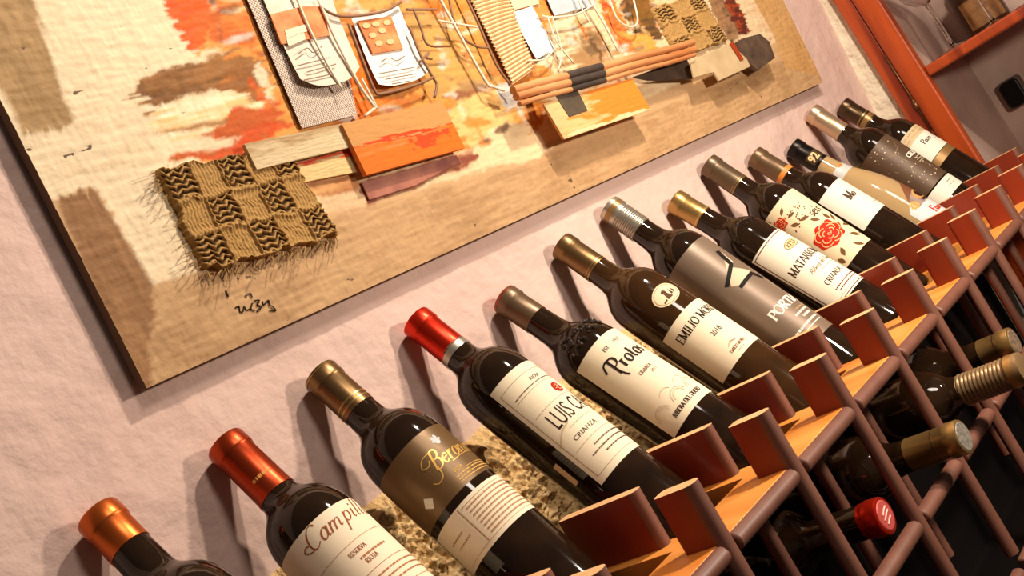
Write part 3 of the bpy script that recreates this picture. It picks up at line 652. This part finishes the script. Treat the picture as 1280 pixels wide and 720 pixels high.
# blurred bottle and dark socket inside
jar = thing('glass_jar', 'squat brown jar with pale tan label behind the wine glasses', 'jar', cabpt(.235, -.112, -.0218), (-R_(6), 0, 0))
m = MB(); m.lathe([(.036, 0), (.038, .004), (.038, .085), (.030, .1), (.022, .105), (.022, .118)], 36); m.build('jar_body', mat('amber', (66, 40, 22), .3), jar, smooth=True, auto=40)
m = MB()
for i in range(21):
    a = R_(150+100*i/20)
    for z in (.012, .062): m.v.append((.0386*math.cos(a), .0386*math.sin(a), z))
m.f = [(2*i, 2*i+2, 2*i+3, 2*i+1) for i in range(20)]; m.mi = [0]*20
m.build('jar_label', mat('tan_label', (176, 128, 74), .7, var=(60, .2, (120, 80, 44))), jar, smooth=True)
m = MB(); m.lathe([(.024, .110), (.0245, .112), (.0245, .128), (.0235, .130)], 30); m.build('jar_lid', mat('dark_lid', (40, 28, 20), .4), jar, auto=40)
sk = thing('wall_socket', 'small black rounded box with grey side on the back of the cabinet below the shelf', 'socket', cabpt(.2995, -.073, -.137), (-R_(6), 0, 0))
m = MB(); m.prism([(0, y, z) for y, z in [(p[0], p[1]) for p in stadium(-.020, .020, -.026, .026, .008, .008)]], (-.020, 0, 0)); m.build('cover_plate', flat((96, 84, 78), .5), sk, bevel=.001)
m = MB(); m.prism([(-.0195, y, z) for y, z in stadium(-.018, .014, -.024, .024, .009, .009)], (-.010, 0, 0)); m.build('socket_body', flat((18, 15, 14), .35), sk, bevel=.002)

# ------------------------------------------------------------------ the painting
YP = -.014
pt = thing('collage_painting', 'large beige and orange mixed-media collage painting hanging on the pink wall', 'painting', (0, 0, 0))
PX0, PX1, PZ0, PZ1 = .4158, 1.685, .0338, .43
nx, nz = 860, 268
X, Z = np.meshgrid(np.linspace(PX0, PX1, nx), np.linspace(PZ0, PZ1, nz)); x = X.ravel(); z = Z.ravel()
n1 = fbm(x*45, z*45, 1)-.5; n2 = fbm(x*45, z*45, 2)-.5; nf = fbm(x*160, z*160, 3)-.5; n3 = fbm(x*18, z*18, 4)-.5
streak = fbm(x*30, z*260, 6)-.5; streakv = fbm(x*260, z*30, 8)-.5
CLR = np.tile(np.array(lin((192, 154, 112))), (len(x), 1))
def inside(P, qx, qz):
    r = np.zeros(len(qx), bool); n = len(P)
    for i in range(n):
        x1, z1 = P[i]; x2, z2 = P[(i+1) % n]
        c = ((z1 > qz) != (z2 > qz)); xx = (x2-x1)*(qz-z1)/((z2-z1) if z2 != z1 else 1e-9)+x1; r ^= c & (qx < xx)
    return r
def paint(px, rgb, jit=.010, rgb2=None, amt=.5, horiz=True, onplane=None, alpha=1.):
    """a painted area: outline in photo pixels carried onto the canvas plane; edges are brush-ragged"""
    P = onplane or [(lambda v: (v.x, v.z))(at(a, b, y=YP)) for a, b in px]; s = streak if horiz else streakv
    pad = jit*4+.004; ax = [p[0] for p in P]; az = [p[1] for p in P]
    I = np.nonzero((x > min(ax)-pad) & (x < max(ax)+pad) & (z > min(az)-pad) & (z < max(az)+pad))[0]
    if not len(I): return
    xx, zz, ss = x[I], z[I], s[I]; w_ = np.zeros(len(I))
    qx = xx+n1[I]*jit*1.6+(ss*jit*4.5 if horiz else 0); qz = zz+n2[I]*jit*1.6+nf[I]*jit*.5+(0 if horiz else ss*jit*4.5)
    for dx, dz in ((0, 0), (.0017, .0006), (-.0017, -.0006), (.0007, -.0015), (-.0007, .0015)): w_ += inside(P, qx+dx, qz+dz)/5
    c = np.array(lin(rgb))[None, :].repeat(len(I), 0)
    if rgb2 is not None:
        k = np.clip((n3[I]*1.4+ss*1.2+nf[I]*.5)*2+amt, 0, 1)[:, None]; c = c*(1-k)+np.array(lin(rgb2))*k
    c = c*(1+.22*hair[I])[:, None]
    a = (w_*alpha)[:, None]; CLR[I] = CLR[I]*(1-a)+c*a
hair = fbm(x*60, z*420, 15, 3)-.5+.6*(fbm(x*420, z*60, 16, 3)-.5)
CRM = (222, 200, 166)
paint([(-200, -200), (210, -60), (400, -60), (420, 250), (215, 352), (190, 355), (150, 290), (115, 235), (70, 250), (-200, 100)], CRM, .004, rgb2=(216, 192, 156), amt=.3)
paint([(380, 230), (215, 352), (240, 340), (430, 262), (640, 205), (790, 130), (1000, 40), (950, -60), (400, -60)], (206, 172, 132), .006, rgb2=(216, 188, 150), amt=.4)
paint([(-100, -100), (30, -30), (58, 60), (80, 120), (92, 150), (32, 172), (0, 110), (-60, 60)], (164, 130, 86), .003, rgb2=(150, 118, 76), horiz=False)
paint([(72, 252), (92, 241), (118, 240), (133, 262), (160, 305), (192, 355), (205, 362), (232, 460), (185, 500), (100, 320)], (138, 98, 62), .003, rgb2=(156, 114, 74), amt=.3, horiz=False)
paint([(185, 500), (192, 357), (235, 345), (430, 268), (640, 212), (800, 146), (980, 74), (1040, 95), (190, 500)], (186, 148, 106), .003, rgb2=(170, 132, 92), amt=.4)
paint([(930, -20), (965, 40), (982, 85), (1045, 100), (1000, -40), (960, -60)], (186, 140, 86), .002, rgb2=(196, 152, 98), horiz=False)
# orange field
paint([(205, -30), (222, 30), (242, 66), (262, 62), (300, 70), (330, 95), (340, 150), (300, 175), (260, 195), (262, 205), (345, 192), (600, 190), (660, 190), (690, 130), (700, -80), (205, -80)], (190, 108, 40), .010, rgb2=(206, 138, 66), amt=.5)
paint([(200, -30), (206, 10), (232, 62), (250, 60), (262, 20), (258, -30)], (218, 74, 8), .006, rgb2=(200, 92, 26), amt=.2)
paint([(258, -20), (258, 50), (320, 60), (312, 0), (300, -30)], (206, 120, 48), .006, rgb2=(196, 92, 30), amt=.3)
paint([(163, 112), (190, 96), (240, 75), (290, 62), (330, 72), (300, 100), (230, 122), (188, 137), (180, 128)], (110, 70, 30), .010, rgb2=(146, 98, 50), amt=.4)
paint([(262, 100), (330, 70), (345, 110), (330, 135), (290, 125)], (182, 106, 42), .010, rgb2=(136, 86, 40), amt=.4)
paint([(190, 138), (250, 120), (300, 118), (335, 130), (290, 150), (240, 172), (215, 178)], (230, 212, 178), .010, rgb2=(222, 180, 120), amt=.1)
paint([(190, 165), (240, 156), (285, 146), (300, 150), (240, 163)], (158, 112, 64), .004)
paint([(262, 168), (290, 140), (340, 128), (362, 140), (340, 160), (300, 172)], (204, 58, 12), .008, rgb2=(178, 82, 28), amt=.3)
paint([(205, 205), (250, 190), (340, 150), (368, 160), (310, 188), (230, 208)], (168, 92, 34), .010, rgb2=(192, 70, 18), amt=.4)
paint([(400, 90), (440, 60), (470, 120), (520, 120), (540, 126), (430, 152)], (216, 104, 20), .010, rgb2=(192, 128, 62), amt=.3)
paint([(400, -40), (440, 10), (500, -10), (560, 30), (640, 110), (560, 122), (530, 100), (500, 20), (430, 20)], (182, 140, 82), .010, rgb2=(200, 146, 76), amt=.4)
paint([(555, 130), (600, 118), (640, 112), (662, 150), (640, 190), (590, 190)], (206, 146, 72), .010, rgb2=(216, 176, 112), amt=.4)
paint([(552, 122), (580, 108), (610, 104), (605, 114), (575, 128)], (142, 92, 56), .006)
paint([(620, 110), (638, 104), (650, 130), (632, 138)], (190, 186, 178), .005)
paint([(625, 150), (664, 158), (690, 190), (600, 216), (585, 195)], (222, 192, 150), .008)
paint([(440, 232), (560, 196), (590, 190), (600, 200), (520, 235), (460, 256)], (136, 70, 50), .006, rgb2=(176, 120, 84), amt=.2)
paint([(372, 228), (440, 212), (456, 236), (400, 250)], (170, 110, 64), .006, rgb2=(200, 150, 96))
paint([(690, 20), (720, 20), (780, 66), (740, 84), (700, 92), (670, 80)], (160, 122, 80), .010, rgb2=(216, 196, 158), amt=.5)
paint([(715, 30), (740, 40), (765, 60), (735, 72)], (120, 92, 62), .008, rgb2=(176, 140, 96))
paint([(748, 0), (770, 0), (800, 66), (780, 66), (760, 30)], (214, 74, 28), .006, rgb2=(222, 128, 60), amt=.3)
paint([(775, -20), (815, -10), (830, 50), (800, 46), (780, 20)], (122, 84, 36), .006, rgb2=(86, 62, 40), amt=.5)
paint([(780, 40), (810, 42), (826, 60), (800, 68)], (214, 150, 70), .006)
paint([(870, -30), (900, -10), (930, 40), (915, 56), (893, 20)], (76, 58, 44), .006, rgb2=(150, 110, 76), amt=.3)
paint([(905, -20), (925, 10), (938, 38), (925, 44), (908, 10)], (206, 84, 30), .006, rgb2=(90, 40, 30), amt=.4)
# small knife dabs all over the busy part
rnd = random.Random(21); zone = [(250, 20), (330, 150), (440, 150), (600, 190), (690, 130), (860, 70), (880, 0), (240, -20)]
zone = [(lambda v: (v.x, v.z))(at(a, b, y=YP)) for a, b in zone]; PAL = [(214, 178, 122), (226, 208, 176), (140, 92, 46), (206, 106, 34), (168, 132, 84), (206, 198, 186), (96, 66, 42), (216, 128, 48), (188, 70, 24)]
cnt = 0
while cnt < 190:
    qx, qz = rnd.uniform(zone[7][0], zone[5][0]), rnd.uniform(.07, .38)
    if not inside(zone, np.array([qx]), np.array([qz]))[0]: continue
    cnt += 1; a_, b_, t_ = rnd.uniform(.004, .022), rnd.uniform(.002, .006), R_(rnd.choice([0, 0, 8, -10, 80, 95])+rnd.uniform(-8, 8))
    paint(None, rnd.choice(PAL), .004, rnd.choice(PAL), .2, onplane=[(qx+a_*math.cos(q)*math.cos(t_)-b_*math.sin(q)*math.sin(t_), qz+a_*math.cos(q)*math.sin(t_)+b_*math.sin(q)*math.cos(t_)) for q in [i*PI/5 for i in range(10)]], alpha=rnd.uniform(.45, .9))
# brush relief
rel = .0011*(streak*.8+.5*streakv)+.0006*nf
rel = rel+.0010*hair+.0030*np.clip(np.abs(fbm(x*24, z*34, 25)-.5)-.13, 0, .04)*np.clip((CLR[:, 0]-CLR[:, 2])*2, .2, 1)
Vv = np.stack([x, YP-rel, z], 1)
pm = bpy.data.materials.new('painted_canvas'); pm.use_nodes = True; nt = pm.node_tree; b = nt.nodes['Principled BSDF']
an = nt.nodes.new('ShaderNodeAttribute'); an.attribute_name = 'paint'; nt.links.new(an.outputs['Color'], b.inputs['Base Color']); b.inputs['Roughness'].default_value = .6; b.inputs['Specular IOR Level'].default_value = .2
tc = nt.nodes.new('ShaderNodeTexCoord'); no = nt.nodes.new('ShaderNodeTexNoise'); no.inputs['Scale'].default_value = 130; no.inputs['Detail'].default_value = 6; nt.links.new(tc.outputs['Object'], no.inputs['Vector'])
bp = nt.nodes.new('ShaderNodeBump'); bp.inputs['Strength'].default_value = .5; bp.inputs['Distance'].default_value = .002; nt.links.new(no.outputs[0], bp.inputs['Height']); nt.links.new(bp.outputs[0], b.inputs['Normal'])
gridmesh('canvas', Vv, nx, nz, pm, pt, CLR)
m = MB(); m.box((PX0, YP+.0006, PZ0), (PX1, YP+.009, PZ1)); m.build('panel', mat('panel_edge', (96, 66, 40), .7), pt)
m = MB(); m.box((PX0+.05, YP+.009, PZ0+.03), (PX1-.05, 0, PZ1-.03)); m.build('stretcher', DARKWOOD, pt)
# things stuck on the canvas
BRD = {}
def pane(name, px, yf, thick, mt, lab=None, bevel=.0006, mts=None):
    yf += .007; lo = [at(a, b, y=yf) for a, b in px]; m = MB(); m.prism(lo, (0, thick, 0), 0); BRD[name] = m.build(name, mt, pt, bevel=bevel, label=lab); return BRD[name]
def tex(name, rgb, rgb2, sc=40, rough=.6, stretch=(1, 1, 1), amt=.2): return mat(name, rgb, rough, bump=(90, .4, .0015, stretch), var=(sc, amt, rgb2, stretch))
pane('cream_board', [(305, 180), (430, 154), (438, 184), (321, 212)], -.030, .004, tex('cream_board_paint', (206, 186, 146), (186, 156, 110)))
pane('small_board', [(370, 204), (436, 186), (447, 186), (451, 214), (379, 228)], -.025, .004, tex('small_board_paint', (206, 176, 128), (190, 96, 54), 60, amt=.12))
pane('orange_board', [(427, 155), (552, 126), (581, 185), (458, 219)], -.034, .005, tex('orange_board_paint', (226, 116, 34), (196, 140, 84), 16, stretch=(1, 1, 2.2), amt=.15))
pane('red_cloth', [(452, 228), (570, 194), (578, 202), (520, 232), (462, 250)], -.0235, .002, tex('red_cloth_paint', (128, 60, 48), (176, 110, 84)))
pane('hanging_panel', [(679, 130), (790, 98), (813, 137), (705, 174)], -.046, .0028, tex('hanging_panel_paint', (214, 136, 60), (226, 176, 112), 26, amt=.18), 'orange panel held off the canvas')
m = MB(); a_ = at(745, 135, y=-.033); m.box((a_.x-.02, -.033, a_.z-.006), (a_.x+.02, YP, a_.z+.006)); m.build('spacer_block', DARKWOOD, pt)
pane('dark_patch', [(694, 118), (722, 112), (735, 138), (712, 146)], -.0475, .0012, tex('black_cloth', (62, 50, 38), (96, 80, 60)))
pane('black_cloth', [(792, 96), (858, 72), (866, 90), (866, 98), (812, 100)], -.034, .003, tex('black_cloth_dark', (40, 32, 28), (76, 58, 44)))
pane('grey_paper', [(868, 97), (864, 80), (876, 70), (914, 54), (934, 74), (938, 83), (899, 101), (893, 90)], -.046, .003, tex('grey_paper_sheet', (196, 170, 132), (176, 150, 112)))
pane('red_strip', [(912, 54), (917, 52), (930, 74), (926, 76)], -.0475, .001, flat((150, 56, 26)))
pane('dark_leather', [(918, 54), (928, 48), (950, 42), (962, 52), (969, 72), (948, 88), (938, 80), (928, 72)], -.044, .006, tex('dark_leather_sheet', (52, 40, 32), (92, 74, 58), 60, .35))
m = MB(); a_ = at(920, 62, y=-.033); m.box((a_.x-.03, -.0335, a_.z-.006), (a_.x+.03, YP, a_.z+.006)); m.build('spacer_block', DARKWOOD, pt)
# woven pieces: a warped grid with a real weave in its surface
def quadgrid(c, nx, nz, y=None):
    a, b_, d_, e = [np.array(at(*p, y=YP if y is None else y)) for p in c]     # corners: top-left, top-right, bottom-right, bottom-left
    U, V = np.meshgrid(np.linspace(0, 1, nx), np.linspace(0, 1, nz)); u = U.ravel()[:, None]; v = V.ravel()[:, None]
    return (a*(1-u)+b_*u)*(1-v)+(e*(1-u)+d_*u)*v, u[:, 0], v[:, 0]
def attr_mat(name, rough=.85, bs=300):
    m_ = pm.copy(); m_.name = name; bb = m_.node_tree.nodes['Principled BSDF']; bb.inputs['Roughness'].default_value = rough
    for n_ in m_.node_tree.nodes:
        if n_.type == 'TEX_NOISE': n_.inputs['Scale'].default_value = bs
    return m_
BURL = attr_mat('burlap')
def burlap(c, cols, rows, nx, nz, lift, name='burlap_patch'):
    P, u, v = quadgrid(c, nx, nz); cu = u*cols; rv = v*rows; chk = ((np.floor(cu)+np.floor(rv)) % 2) == 0
    fu = cu % 1; fv = rv % 1; e_ = np.minimum(np.minimum(fu, 1-fu)*1.6, np.minimum(fv, 1-fv))
    weave = np.sin(2*PI*(fv*5.5+.32*np.abs(((fu*2.5) % 1)*2-1)*2))
    n_ = fbm(u*40, v*14, 33)
    loose = np.where(chk & (e_ > .08), weave, .35+.25*np.sin(fu*2*PI*8+3*n_)+.3*(n_-.5))
    h = lift+.0016*loose+.0020*np.exp(-(e_/.07)**2)+.0012*(fbm(u*30, v*30, 31)-.5)
    edge_ = np.minimum(np.minimum(u, 1-u), np.minimum(v, 1-v)); h = h*np.clip(edge_/.012, 0.0, 1)
    P = P+np.stack([(fbm(v*14, u*3, 41)-.5)*.006, 0*u, (fbm(u*16, v*3, 42)-.5)*.008], 1); P[:, 1] = YP-h
    c0 = np.array(lin((176, 136, 80))); c1 = np.array(lin((64, 42, 20)))
    k = np.clip(np.where(chk & (e_ > .08), .55-.75*weave, .12), 0, 1)[:, None]; C = c0*(1-k)+c1*k
    C = C*(1+.5*(fbm(u*60, v*60, 44)-.5)[:, None])
    o = gridmesh(name, P, nx, nz, BURL, pt, np.clip(C, 0, 1)); return o
bo = burlap([(193, 214), (352, 186), (420, 296), (252, 343)], 5, 3, 220, 150, .006)
m = MB(); rnd = random.Random(3)
for i in range(70):                       # frayed threads along the lower and left edges
    f = rnd.random()
    if i < 50: p0 = (252+(420-252)*f, 343+(296-343)*f); q = (p0[0]+rnd.uniform(-2, 5), p0[1]+rnd.uniform(5, 16))
    else: p0 = (193+(252-193)*f, 214+(343-214)*f); q = (p0[0]-rnd.uniform(3, 9), p0[1]+rnd.uniform(0, 8))
    a_ = at(*p0, y=YP-.003); b_ = at(*q, y=YP-rnd.uniform(.002, .014)); mid = (a_+b_)/2+Vector((rnd.uniform(-.003, .003), -.002, 0)); m.tube([a_, mid, b_], .00045, 4)
m.build('fringe', mat('straw_thread', (150, 116, 66), .9), bo)
burlap([(812, 12), (872, -6), (906, 52), (846, 74)], 3, 3, 110, 100, .005)
def front_paint(par, c, yf, fn):
    P, u, v = quadgrid(c, 70, 50, yf); P[:, 1] = yf-.0003-.0008*(fbm(u*8, v*30, 71)-.4)*np.clip(np.minimum(np.minimum(u, 1-u), np.minimum(v, 1-v))/.04, 0, 1)
    gridmesh('painted_front', P, 70, 50, pm, par, np.clip(fn(u, v), 0, 1))
def mix_(a, b, k): k = np.clip(k, 0, 1)[:, None]; return np.array(lin(a))*(1-k)+np.array(lin(b))*k
def f_orange(u, v):
    n_ = fbm(u*5, v*16, 81)-.5; C = mix_((190, 136, 78), (222, 104, 24), (v-.42+n_*.5)*6)
    C[np.abs(v-.47+n_*.25) < .03] = np.array(lin((196, 62, 20)))
    k = (v > .55) & (v < .80) & (u > .5) & (fbm(u*18, v*10, 83) > .50); C[k] = np.array(lin((206, 66, 20))); return C
def f_hang(u, v):
    n_ = fbm(u*6, v*9, 85)-.5; C = mix_((216, 176, 120), (220, 128, 46), (u-.22+n_*1.1)*4)
    C[(v > .90+n_*.2)] = np.array(lin((222, 192, 146))); C[(u+n_*.3 < .08)] = np.array(lin((206, 170, 120))); return C
def f_cream(u, v):
    n_ = fbm(u*5, v*7, 87)-.5; return mix_((198, 176, 138), (166, 136, 96), (.45-v+n_*1.2)*2.5)
def f_small(u, v):
    n_ = fbm(u*6, v*7, 89)-.5; return mix_((206, 176, 122), (198, 66, 26), (.26-v+n_*.5)*8)
front_paint(BRD['orange_board'], [(427, 155), (552, 126), (581, 185), (458, 219)], -.027, f_orange)
front_paint(BRD['hanging_panel'], [(679, 130), (790, 98), (813, 137), (705, 174)], -.039, f_hang)
front_paint(BRD['cream_board'], [(305, 180), (430, 154), (438, 184), (321, 212)], -.023, f_cream)
front_paint(BRD['small_board'], [(370, 204), (447, 184), (451, 214), (379, 228)], -.018, f_small)
# scrim net
def scrim(c, nx, nz, fu_, fv_, lift):
    P, u, v = quadgrid(c, nx, nz); wv = np.sin(u*fu_*2*PI)*np.sin(v*fv_*2*PI); P[:, 1] = YP-lift-.0006*wv
    k = np.clip(.45-.9*wv+.3*(fbm(u*30, v*50, 51)-.5), 0, 1)[:, None]; C = np.array(lin((236, 220, 204)))*(1-k)+np.array(lin((116, 84, 68)))*k
    return gridmesh('scrim', P, nx, nz, BURL, pt, C)
scrim([(292, -30), (402, -50), (443, 146), (374, 163)], 170, 260, 28, 46, .004)
# paper labels glued on
def sheet(name, c, mt, lift, curl=.0, rnd_=0): 
    P, u, v = quadgrid(c, 40, 60)
    dn = np.array(at(*c[3], y=YP))-np.array(at(*c[0], y=YP)); P = P-dn*(rnd_*np.abs(2*u-1)**2.5*v)[:, None]; P[:, 1] = YP-lift-.0016*(fbm(u*5, v*6, 61)-.5)-curl*(v**3)
    return gridmesh(name, P, 40, 60, mt, pt)
PAP = mat('old_label_paper', (212, 200, 186), .5, bump=(60, .5, .002), var=(18, .2, (206, 188, 166)))
ORN = tex('orange_print', (206, 92, 34), (230, 150, 90), 60)
GRY = flat((150, 128, 108))
l1 = sheet('paper_label', [(312, -22), (395, -34), (446, 104), (372, 121)], PAP, .0075, .004, .10)
m = MB(); m.prism([at(a, b, y=YP-.0105) for a, b in [(338, 18), (378, 8), (404, 8), (412, 44), (352, 55)]], (0, .0012, 0)); m.build('printed_picture', ORN, l1)
m = MB()
for a, b in [((356, 38), (382, 30)), ((358, 48), (380, 40))]:
    m.prism([at(q[0], q[1], y=YP-.0112) for q in [a, b, (b[0]+2, b[1]+9), (a[0]+3, a[1]+10)]], (0, .0004, 0))
m.build('printed_flower', flat((226, 206, 178)), l1)
def pxlines(name, segs, parent, y, rr, mt):
    m = MB()
    for s in segs: m.tube([at(a, b, y=y) for a, b in smoothline(s, 4)], rr, 4)
    return m.build(name, mt, parent)
pxlines('printed_lines', [[(372, 68), (384, 60), (392, 66), (402, 58)], [(372, 82), (412, 72)], [(384, 90), (420, 80)], [(380, 100), (418, 92)]], l1, YP-.0125, .0005, GRY)
l2 = sheet('paper_label', [(434, 26), (493, 11), (531, 101), (468, 118)], mat('white_label_paper', (226, 220, 210), .5, bump=(60, .5, .002)), .006, .003, .08)
m = MB(); m.prism([at(a, b, y=YP-.0085) for a, b in [(447, 26), (489, 20), (504, 61), (466, 67)]], (0, .0012, 0)); m.build('printed_picture', ORN, l2)
m = MB()
for a, b in [(458, 32), (470, 30), (478, 38), (466, 44), (474, 54), (488, 52), (484, 28)]:
    m.prism([at(a+5*math.cos(t), b+3.5*math.sin(t), y=YP-.0093) for t in [i*PI/4 for i in range(8)]], (0, .0004, 0))
m.build('printed_flower', flat((222, 178, 130)), l2)
pxlines('printed_lines', [[(476, 78), (486, 72), (496, 76), (506, 70)], [(474, 92), (518, 84)], [(482, 99), (520, 92)], [(490, 105), (512, 101)]], l2, YP-.0105, .0005, GRY)
sheet('paper_label', [(636, 18), (662, 10), (692, 64), (667, 76)], mat('blue_white_paper', (196, 202, 206), .5, bump=(60, .5, .002)), .004)
sheet('paper_label', [(672, -20), (716, -40), (742, 8), (690, 22)], mat('blue_grey_paper', (176, 184, 190), .5, bump=(60, .5, .002)), .004)
sheet('paper_label', [(626, -30), (662, -34), (672, 6), (640, 14)], mat('pale_label_paper', (222, 196, 160), .5, bump=(60, .5, .002)), .003)
# corrugated card
P, u, v = quadgrid([(572, -22), (622, -30), (664, 88), (637, 108)], 40, 260)
P[:, 1] = YP-.005-.0014*np.sin(v*28*2*PI)-.004*np.sin(u*PI)
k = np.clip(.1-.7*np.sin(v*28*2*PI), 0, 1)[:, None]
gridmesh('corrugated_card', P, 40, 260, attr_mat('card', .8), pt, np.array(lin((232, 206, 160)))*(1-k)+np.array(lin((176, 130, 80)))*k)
# three sticks with a black wrapping
for (a, b, r_) in (((641, 113), (866, 53), .0042), ((645, 121), (868, 62), .0042), ((649, 130), (868, 69), .0028)):
    p = at(*a, y=-.043); q = at(*b, y=-.043); m = MB(); m.tube([p+(q-p)*(i/10)+Vector((0, 0, .0006*math.sin(i*1.3))) for i in range(11)], r_, 12)
    sd = m.build('stick', tex('stick_wood', (178, 108, 58), (212, 156, 104), 40, .5, (.2, 1, 1)), pt, auto=50)
    m = MB(); m.tube([p+(q-p)*.25, p+(q-p)*.43], r_+.0005, 12); m.build('black_wrapping', tex('wrap', (48, 38, 32), (70, 56, 46)), sd, auto=50)
for f in (.16, .86):
    p = at(645+f*222, 121-f*60, y=-.040); m = MB(); m.box((p.x-.006, -.040, p.z-.005), (p.x+.006, YP, p.z+.005)); m.build('spacer_block', DARKWOOD, pt)
# cords and wires
WHT = mat('white_cord', (226, 210, 186), .7); BRW = mat('brown_wire', (136, 96, 66), .6)
for pts, mt_, r_ in (
  ([(368, -10), (384, 30), (408, 78), (428, 112)], WHT, .0012), ([(398, 0), (420, 50), (448, 104), (470, 136)], WHT, .0014), ([(470, 134), (456, 145)], WHT, .0012), ([(452, 98), (472, 136)], WHT, .0010),
  ([(545, -10), (566, 28), (606, 100), (616, 108), (630, 113)], WHT, .0016), ([(548, 26), (572, 30), (597, 34)], WHT, .0012),
  ([(678, 20), (690, 22), (720, 18), (742, 6)], WHT, .0012), ([(730, -10), (752, 24), (773, 64)], WHT, .0014), ([(762, 0), (772, 24), (788, 34), (797, 26), (792, 0)], WHT, .0012), ([(684, 20), (696, 52), (718, 80)], WHT, .0010), ([(690, 20), (702, 62), (698, 88)], WHT, .0008), ([(660, 76), (680, 74), (693, 62)], WHT, .0010), ([(720, -10), (728, 12), (737, 28)], WHT, .0010),
  ([(402, 10), (420, 19), (444, 20), (480, 14), (502, 2)], BRW, .0014), ([(436, 30), (452, 72), (468, 112), (478, 117), (520, 106), (541, 97)], BRW, .0014), ([(516, 10), (526, 34), (535, 56), (563, 58)], BRW, .0012), ([(512, 34), (526, 70), (542, 98), (546, 106), (543, 122)], BRW, .0014), ([(508, 12), (546, 12)], BRW, .0014), ([(560, -10), (566, 20), (578, 46), (596, 58), (612, 60)], BRW, .0013), ([(524, 78), (536, 66), (533, 72), (540, 74)], BRW, .0012),
  ([(575, -20), (598, 30), (620, 80), (638, 106)], BRW, .0015)):
    m = MB(); m.tube([at(a, b, y=YP-.0125) for a, b in smoothline(pts, 5)], r_, 7); m.build('cord' if mt_ is WHT else 'wire', mt_, pt, smooth=True)
# the painter's scribbled signature
def c6_(q): return [(160+a/2.769, 160+b/2.769) for a, b in q]
pxlines('signature', [c6_([(372, 622), (384, 618), (388, 636), (398, 634), (402, 618), (410, 630), (424, 624), (430, 606)]), c6_([(430, 606), (426, 626), (440, 632)]), c6_([(436, 598), (456, 596), (446, 612), (462, 618), (446, 636)]), c6_([(466, 600), (470, 612), (486, 596), (490, 612), (500, 618), (512, 632), (490, 630)]), c6_([(338, 562), (348, 584)]), c6_([(406, 578), (410, 586)]), c6_([(424, 572), (430, 586)])], pt, YP-.0008, .0006, flat((52, 38, 28)))
